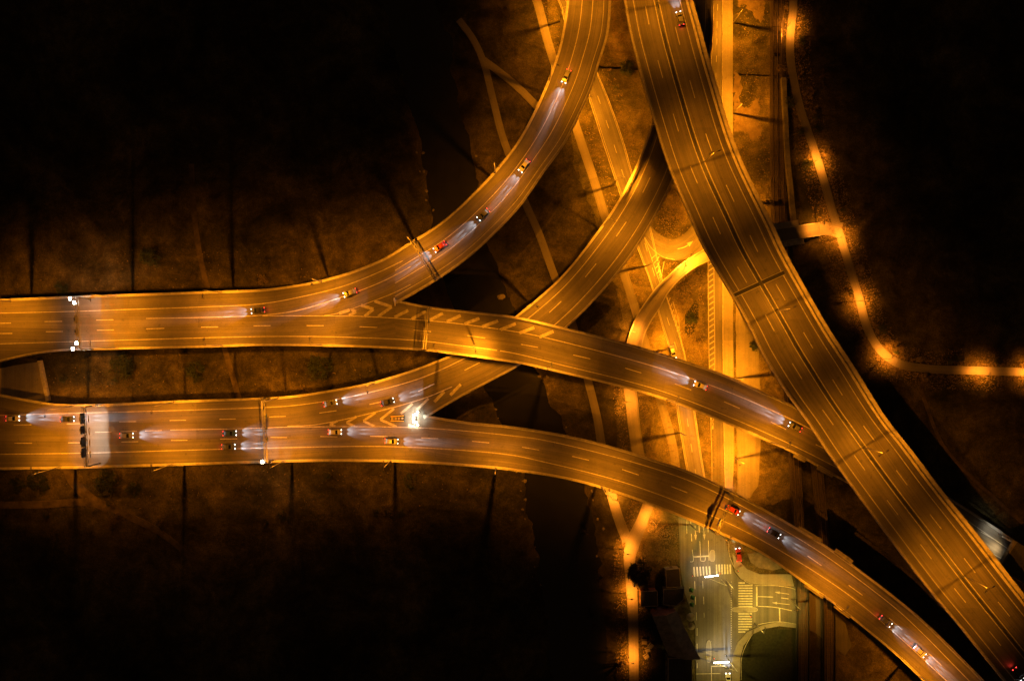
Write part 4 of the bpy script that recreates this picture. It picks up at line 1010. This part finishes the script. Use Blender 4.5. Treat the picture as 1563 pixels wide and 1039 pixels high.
# ------------------------------------------------------------------ gantries
def gantry(label, a, b, hh, zt, panels=(), lit=None, face=1, trussm='signb', litp=2500, wide=.75):
    """a, b: pixels of the beam ends; beam hangs hh above the deck"""
    za = interp(zt, a[0]) + hh; zb = interp(zt, b[0]) + hh
    A = P(*a, za); B = P(*b, zb); B.z = A.z = (za + zb) / 2
    o = empty('sign_gantry', (A.x, A.y, A.z - hh)); q = Vector((A.x, A.y, A.z - hh)); tag(o, label, 'gantry', 'sign gantries across the viaducts'); A -= q; B -= q
    d = (B - A).normalized(); n = Vector((-d.y, d.x, 0)); L_ = (B - A).length
    for e in (A, B):
        mb = MB(); 
        for s_ in (-1, 1): mb.box((e.x + n.x * s_ * wide / 2, e.y + n.y * s_ * wide / 2, hh / 2 - .2), (.28, .28, hh + .4), math.atan2(d.y, d.x))
        mb.build('column', trussm, o)
    mb = MB()
    for s_ in (-1, 1):
        for up in (0, .9): mb.tube(A + n * s_ * wide / 2 + Vector((0, 0, up)), B + n * s_ * wide / 2 + Vector((0, 0, up)), .09, .09, 6)
    k = max(4, int(L_ / 1.2)); 
    for i in range(k):
        p0 = A.lerp(B, i / k); p1 = A.lerp(B, (i + 1) / k); sg = 1 if i % 2 else -1
        mb.tube(p0 + n * sg * wide / 2 + Vector((0, 0, .9)), p1 - n * sg * wide / 2 + Vector((0, 0, .9)), .05, .05, 4)
        mb.tube(p0 + n * wide / 2 + Vector((0, 0, 0 if i % 2 else .9)), p1 + n * wide / 2 + Vector((0, 0, .9 if i % 2 else 0)), .05, .05, 4)
    mb.build('truss', trussm, o)
    for (t, w, h_) in panels:
        c = A.lerp(B, t) + n * face * (wide / 2 + .3); 
        mb = MB(); mb.box((c.x, c.y, c.z + .3), (w, .18, h_), math.atan2(d.y, d.x)); p = mb.build('sign_panel', 'signb', o)
        c2 = c + n * face * .1; mb = MB(); mb.box((c2.x, c2.y, c.z + .3), (w - .1, .03, h_ - .1), math.atan2(d.y, d.x)); mb.build('sign_face', 'signf', p)
        mb = MB(); mb.box((c.x, c.y, c.z + .3 + h_ / 2 + .1), (w * .4, .5, .08), math.atan2(d.y, d.x)); mb.build('sign_bracket', 'dark', p)
    for (t, off, m) in (lit or []):
        c = A.lerp(B, t) + n * off; mb = MB(); mb.box((c.x, c.y, c.z + 1.2), (.9, .9, .16), math.atan2(d.y, d.x)); fl = mb.build('floodlight', 'steel', o)
        mb = MB(); mb.box((c.x, c.y, c.z + 1.3), (1.0, .8, .1), math.atan2(d.y, d.x)); mb.build('floodlight_lens', 'lamp_w', fl)
        light(o, (c.x, c.y, c.z + 1.05), litp, WHT, 2.5, .9)
    return o
gantry('brightly floodlit sign gantry across the upper viaduct at far left', (118, 454), (123, 533), 6.5, ZU, [(.42, 2.6, 1.6), (.65, 2.2, 1.6)], [(.02, -1.6, 0), (.1, -.3, 0), (.88, -.4, 0), (.985, -1.7, 0)], -1, litp=1500)
gantry('gantry with four big dark panels over a white lit strip of the lower viaduct', (129, 621), (133, 712), 6.5, ZD, [(.19, 3.4, 2.6), (.38, 2.6, 2.6), (.58, 3.2, 2.6), (.76, 3.2, 2.6)], [], -1)
gantry('thin gantry across the lower viaduct left of the lower chevrons', (402, 611), (407, 706), 6.0, ZD, [(.25, 1.4, 1), (.45, 1.0, 1), (.62, 1.4, 1)], [(.97, -.9, 0)], 1, litp=900)
gantry('slanting lattice gantry across the curved upper left branch', (629, 368), (663, 424), 6.0, ZU, [], [], 1)
gantry('lattice gantry across the striped lane right of the upper chevrons', (654, 469), (648, 533), 6.0, ZU, [(.35, 1.6, 1.2), (.6, 1.0, 1)], [], 1)
gantry('slanting gantry across the lower viaduct above the junction', (1118, 757), (1093, 815), 6.0, ZD, [(.3, 1.4, 1.4), (.7, 2.4, 1.4)], [], -1)

# strip lamp behind the four panels: its white light falls on the deck
fw = bpy.data.objects['sign_gantry.001']
for t in (.2, .4, .6, .8):
    A = P(129, 621, 14.5); B = P(133, 712, 14.5); c = A.lerp(B, t) - fw.location
    mb = MB(); mb.box((c.x + 1.3, c.y, c.z + .2), (.25, 2.2, .12)); hd = mb.build('strip_light', 'lamp_a' if False else 'steel', fw)
    mb = MB(); mb.box((c.x + 1.3, c.y, c.z + .12), (.2, 2.0, .04)); mb.build('strip_lens', 'lamp_w', hd)
    light(fw, (c.x + 1.3, c.y, c.z), 2500, (1, .95, .75), 1.55, .25, .3, rot=(0, math.radians(20), 0))

# crash cushion and lit sign at the lower nose
z = 8.0
cc = empty('crash_cushion', P(606, 638.5, z)); tag(cc, 'yellow framed crash cushion on the chevrons in front of the lit nose', 'crash barrier')
a = P(597, 638.5, z) - cc.location; b = P(617, 638, z) - cc.location
mb = MB()
for s_ in (-.9, .9): mb.sweep([a + Vector((0, s_ * .75, 0)), b + Vector((0, s_, 0))], [(-.1, .3), (-.1, .9), (.1, .9), (.1, .3)])
mb.build('side_rail', 'yel', cc)
for i in range(5):
    c = a.lerp(b, i / 4); mb = MB(); mb.box((c.x, c.y, .45), (.25, 1.5 + .07 * i, .8)); mb.build('crossbar', 'dark', cc)
mb = MB()
for i in range(4):
    c = a.lerp(b, (i + .5) / 4); mb.box((c.x, c.y, .45), (.8, .5, .6))
mb.build('absorber', 'conc', cc)
ns = empty('illuminated_sign', P(637, 637, z)); tag(ns, 'glowing white bracket shaped sign with dark frame at the nose of the lower fork', 'sign')
w0 = P(637, 637, z)
mb = MB(); mb.box((0, 0, 2.6), (.25, 4.6, 1.4)); mb.build('sign_panel', 'signb', ns)
mb = MB(); mb.box((-.75, 0, 3.0), (.35, 2.8, .3)); mb.box((-.2, 1.3, 3.0), (1.1, .35, .3)); mb.box((-.2, -1.3, 3.0), (1.1, .35, .3)); mb.build('light_box', 'lamp_w', ns)
for s_ in (-1.9, 1.9):
    mb = MB(); mb.tube((.1, s_, 0), (.1, s_, 3.3), .12); mb.build('post', 'dark', ns)
for s_ in (-2.1, 2.1):
    mb = MB(); mb.box((.5, s_, 3.4), (.6, .35, .15)); mb.build('floodlight', 'lamp_w', ns)
for s_ in (-.9, .9): light(ns, (-1.2, s_ * 1.6, 3.2), 2600, (1, .93, .65), 2.5, .9, .3)
light(ns, (1.4, 0, 3.4), 1500, (1, .95, .7), 2.2, .9, .3)
poly('grass_wedge', [(650, 633), (664, 622), (670, 621), (671, 642), (652, 643)], .1, 'leaf', .1)

# ------------------------------------------------------------------ vehicles
def make_car():
    o = empty('car')
    prof = [(-2.15, .35), (-2.2, .7), (-2.1, .95), (-1.75, 1.0), (-1.25, 1.38), (-.5, 1.47), (.25, 1.43), (1.0, 1.0), (1.8, .88), (2.12, .72), (2.2, .45), (2.15, .3)]
    sec = [(.0, 1.), (.88, 1.), (1., .93)]
    mb = MB(); n = len(prof)
    def wd(x, z): return .88 * (1 - .10 * max(0, abs(x) - 1.5)) * (1 if z <= 1.0 else 1 - .42 * (z - 1.0))
    vs = []
    for s_ in (-1, 1):
        for x, z in prof: vs.append((x, s_ * wd(x, z), z))
        for x, z in prof: vs.append((x, s_ * wd(x, z) * .9, z + (.03 if z > .6 else 0)))
    fs = []
    for i in range(n - 1):
        fs.append((n + i, n + i + 1, 3 * n + i + 1, 3 * n + i))      # top
        fs.append((i, i + 1, n + i + 1, n + i)); fs.append((2 * n + i, 3 * n + i, 3 * n + i + 1, 2 * n + i + 1))
    fs.append((0, n, 3 * n, 2 * n)); fs.append((n - 1, 2 * n + n - 1, 3 * n + n - 1, n + n - 1))
    fs.append(tuple(range(n))); fs.append(tuple(range(3 * n - 1, 2 * n - 1, -1))); fs.append((0, 2 * n, 3 * n - 1, n - 1))
    mb.add(vs, fs); body = mb.build('body', 'car_silver', o)
    def pane(nm, pts):
        m_ = MB(); m_.add(pts, [tuple(range(len(pts)))]); return m_.build(nm, 'glass', o)
    pane('windscreen', [(.32, -.62, 1.452), (.32, .62, 1.452), (.98, .74, 1.045), (.98, -.74, 1.045)])
    pane('rear_window', [(-1.2, -.62, 1.425), (-1.2, .62, 1.425), (-1.72, .72, 1.055), (-1.72, -.72, 1.055)])
    for s_ in (-1, 1):
        pane('side_window', [(-1.35, s_ * .885, 1.03), (.85, s_ * .885, 1.03), (.22, s_ * .74, 1.38), (-.5, s_ * .73, 1.41), (-1.1, s_ * .75, 1.36)])
        m_ = MB(); m_.box((.75, s_ * .98, 1.02), (.2, .2, .14)); m_.build('mirror', 'dark', o)
        m_ = MB(); m_.box((2.12, s_ * .66, .69), (.3, .36, .16)); m_.build('headlight', 'head', o)
        m_ = MB(); m_.box((-2.16, s_ * .68, .8), (.18, .34, .18)); m_.build('taillight', 'tail', o)
        for x in (-1.35, 1.35):
            m_ = MB(); m_.tube((x, s_ * .68, .33), (x, s_ * .89, .33), .33, .33, 16); w = m_.build('wheel', 'tyre', o)
            m_ = MB(); m_.tube((x, s_ * .885, .33), (x, s_ * .9, .33), .2, .2, 10); m_.build('rim', 'steel', w)
    m_ = MB(); m_.box((-2.22, 0, .6), (.03, .5, .12)); m_.build('number_plate', 'plate', o)
    for s_ in (-.66, .66):
        light(o, (2.4, s_, .72), 42000, (.85, .92, 1.0), math.radians(9), .8, .03, rot=(0, math.radians(-86.2), 0), name='headlight_streak_beam')  # extra narrow spots shaped to lay long light streaks ahead of the car
        light(o, (2.35, s_, .75), 4200, (.8, .88, 1.0), math.radians(50), 1, .05, rot=(0, math.radians(-85), 0), name='headlight_beam')
    light(o, (-2.35, 0, .85), 120, (1, .05, .03), 2.4, .9, .1, rot=(0, math.radians(70), 0), name='taillight_glow')
    return o
car0 = make_car(); used = [False]
def put_car(x, y, dx, dy, zt, paint, label, z0=None, group='cars driving on the interchange'):
    o = copy_tree(car0) if used[0] else car0; used[0] = True
    z = interp(zt, x) if z0 is None else z0
    o.location = P(x, y, z) + Vector((0, 0, .04)); a = P(x, y, z); b = P(x + dx, y + dy, interp(zt, x + dx) if z0 is None else z0)
    d = b - a; o.rotation_euler = (0, -math.atan2(d.z, d.xy.length), math.atan2(d.y, d.x))
    tag(o, label, 'car', group)
    for ch in o.children:
        if ch.name.startswith('body'):
            ch.material_slots[0].link = 'OBJECT'; ch.material_slots[0].material = M['car_' + paint]
CARS = [
    (864, 118, -6, 14, r1b.z, 'silver', 'silver car with lit headlights high on the curved upper left branch, nearest the top'),
    (800, 254, -9, 12, r1b.z, 'white', 'white car with lit headlights halfway along the curved upper left branch'),
    (738, 328, -10, 9, r1b.z, 'grey', 'grey car on the curved branch between the white car and the lattice gantry'),
    (672, 377, -12, 8, r1b.z, 'red', 'red car with lit headlights just above the slanting lattice gantry'),
    (535, 447, -14, 5.2, ZU, 'silver', 'silver car left of the upper chevrons below the lattice gantry'),
    (395, 474, -15, 1.6, ZU, 'black', 'black car heading left on the upper viaduct trunk'),
    (1068, 588, -14, -5.5, ZU, 'white', 'white car on the middle branch above the straight street'),
    (1212, 651, -13, -6.6, ZU, 'grey', 'grey car on the middle branch just left of the wide highway'),
    (22, 638, 15, -.3, ZD, 'white', 'white car at the left edge of the lower viaduct'),
    (105, 639, 15, -.4, ZD, 'black', 'black car in the top lane left of the four panel gantry'),
    (195, 664, 15, -.4, ZD, 'silver', 'silver car in the middle lane just right of the four panel gantry'),
    (352, 660.5, 15, -.4, ZD, 'blue', 'blue car in the middle lane left of the thin gantry'),
    (350, 681, 15, -.4, ZD, 'grey', 'grey car in the bottom lane left of the thin gantry'),
    (512, 658.5, 15, 0, ZD, 'white', 'white car below the lower chevrons'),
    (598, 672.5, 15, .6, ZD, 'silver', 'silver car below the lit nose in the bottom lane'),
    (505, 615, 15, -3.2, ZD, 'silver', 'silver car above the lower chevrons in the outer lane'),
    (592, 613, 15, -4.6, ZD, 'black', 'black car taking the rising branch above the lower chevrons'),
    (1118, 777, 13, 7, ZD, 'red', 'red car beside the slanting gantry on the lower right branch'),
    (1180, 812, 13, 8, ZD, 'black', 'black car following the curve of the lower right branch past the gantry'),
    (1350, 946, 13, 10.5, ZD, 'grey', 'grey car with glowing taillights low on the lower right branch'),
    (1402, 992, 13, 11.5, ZD, 'white', 'white car lowest on the lower right branch'),
    (1037, 30, -3.6, -15, ZM, 'silver', 'silver car driving up the wide highway at the top'),
    (1552, 1026, 9.5, 12, ZM, 'black', 'black car with red taillights at the bottom right corner'),
]
for c in CARS: put_car(*c)
put_car(1026, 537, 3.5, 15, ZM, 'silver', 'silver car heading down the winding street under the middle branch', .06)
put_car(1126, 845, -2, -15, ZM, 'red', 'red car with glowing taillights at the junction bend', .08)
put_car(1110, 1035, 0, -15, ZM, 'white', 'white car with lit headlights at the very bottom of the junction', .08)

# ------------------------------------------------------------------ world, camera, render
w = bpy.data.worlds.new('World'); S.world = w; w.use_nodes = True; nt = w.node_tree
bg = nt.nodes['Background']; sky = nt.nodes.new('ShaderNodeTexSky'); sky.sky_type = 'NISHITA'; sky.sun_disc = False
sky.sun_elevation = math.radians(-6); sky.sun_rotation = math.radians(120)
# the twilight sky is all but black; a dim warm city glow is added to it
bg.inputs['Strength'].default_value = 1
sc = nt.nodes.new('ShaderNodeVectorMath'); sc.operation = 'SCALE'; sc.inputs['Scale'].default_value = .01; nt.links.new(sky.outputs[0], sc.inputs[0])
ad = nt.nodes.new('ShaderNodeVectorMath'); ad.operation = 'ADD'; ad.inputs[1].default_value = (.024, .012, .0045); nt.links.new(sc.outputs[0], ad.inputs[0]); nt.links.new(ad.outputs[0], bg.inputs['Color'])
cam = bpy.data.cameras.new('camera'); co = bpy.data.objects.new('camera', cam); COL.objects.link(co)
co.location = (0, 0, H); cam.sensor_width = 36; cam.lens = 18 * H / (CX * G); cam.clip_end = 5000; cam.clip_start = .5
S.camera = co
S.render.engine = 'CYCLES'
S.view_settings.view_transform = 'Standard'; S.view_settings.look = 'None'; S.view_settings.exposure = 0; S.view_settings.gamma = 1
S.cycles.max_bounces = 4; S.cycles.use_light_tree = True; S.cycles.sample_clamp_indirect = 3
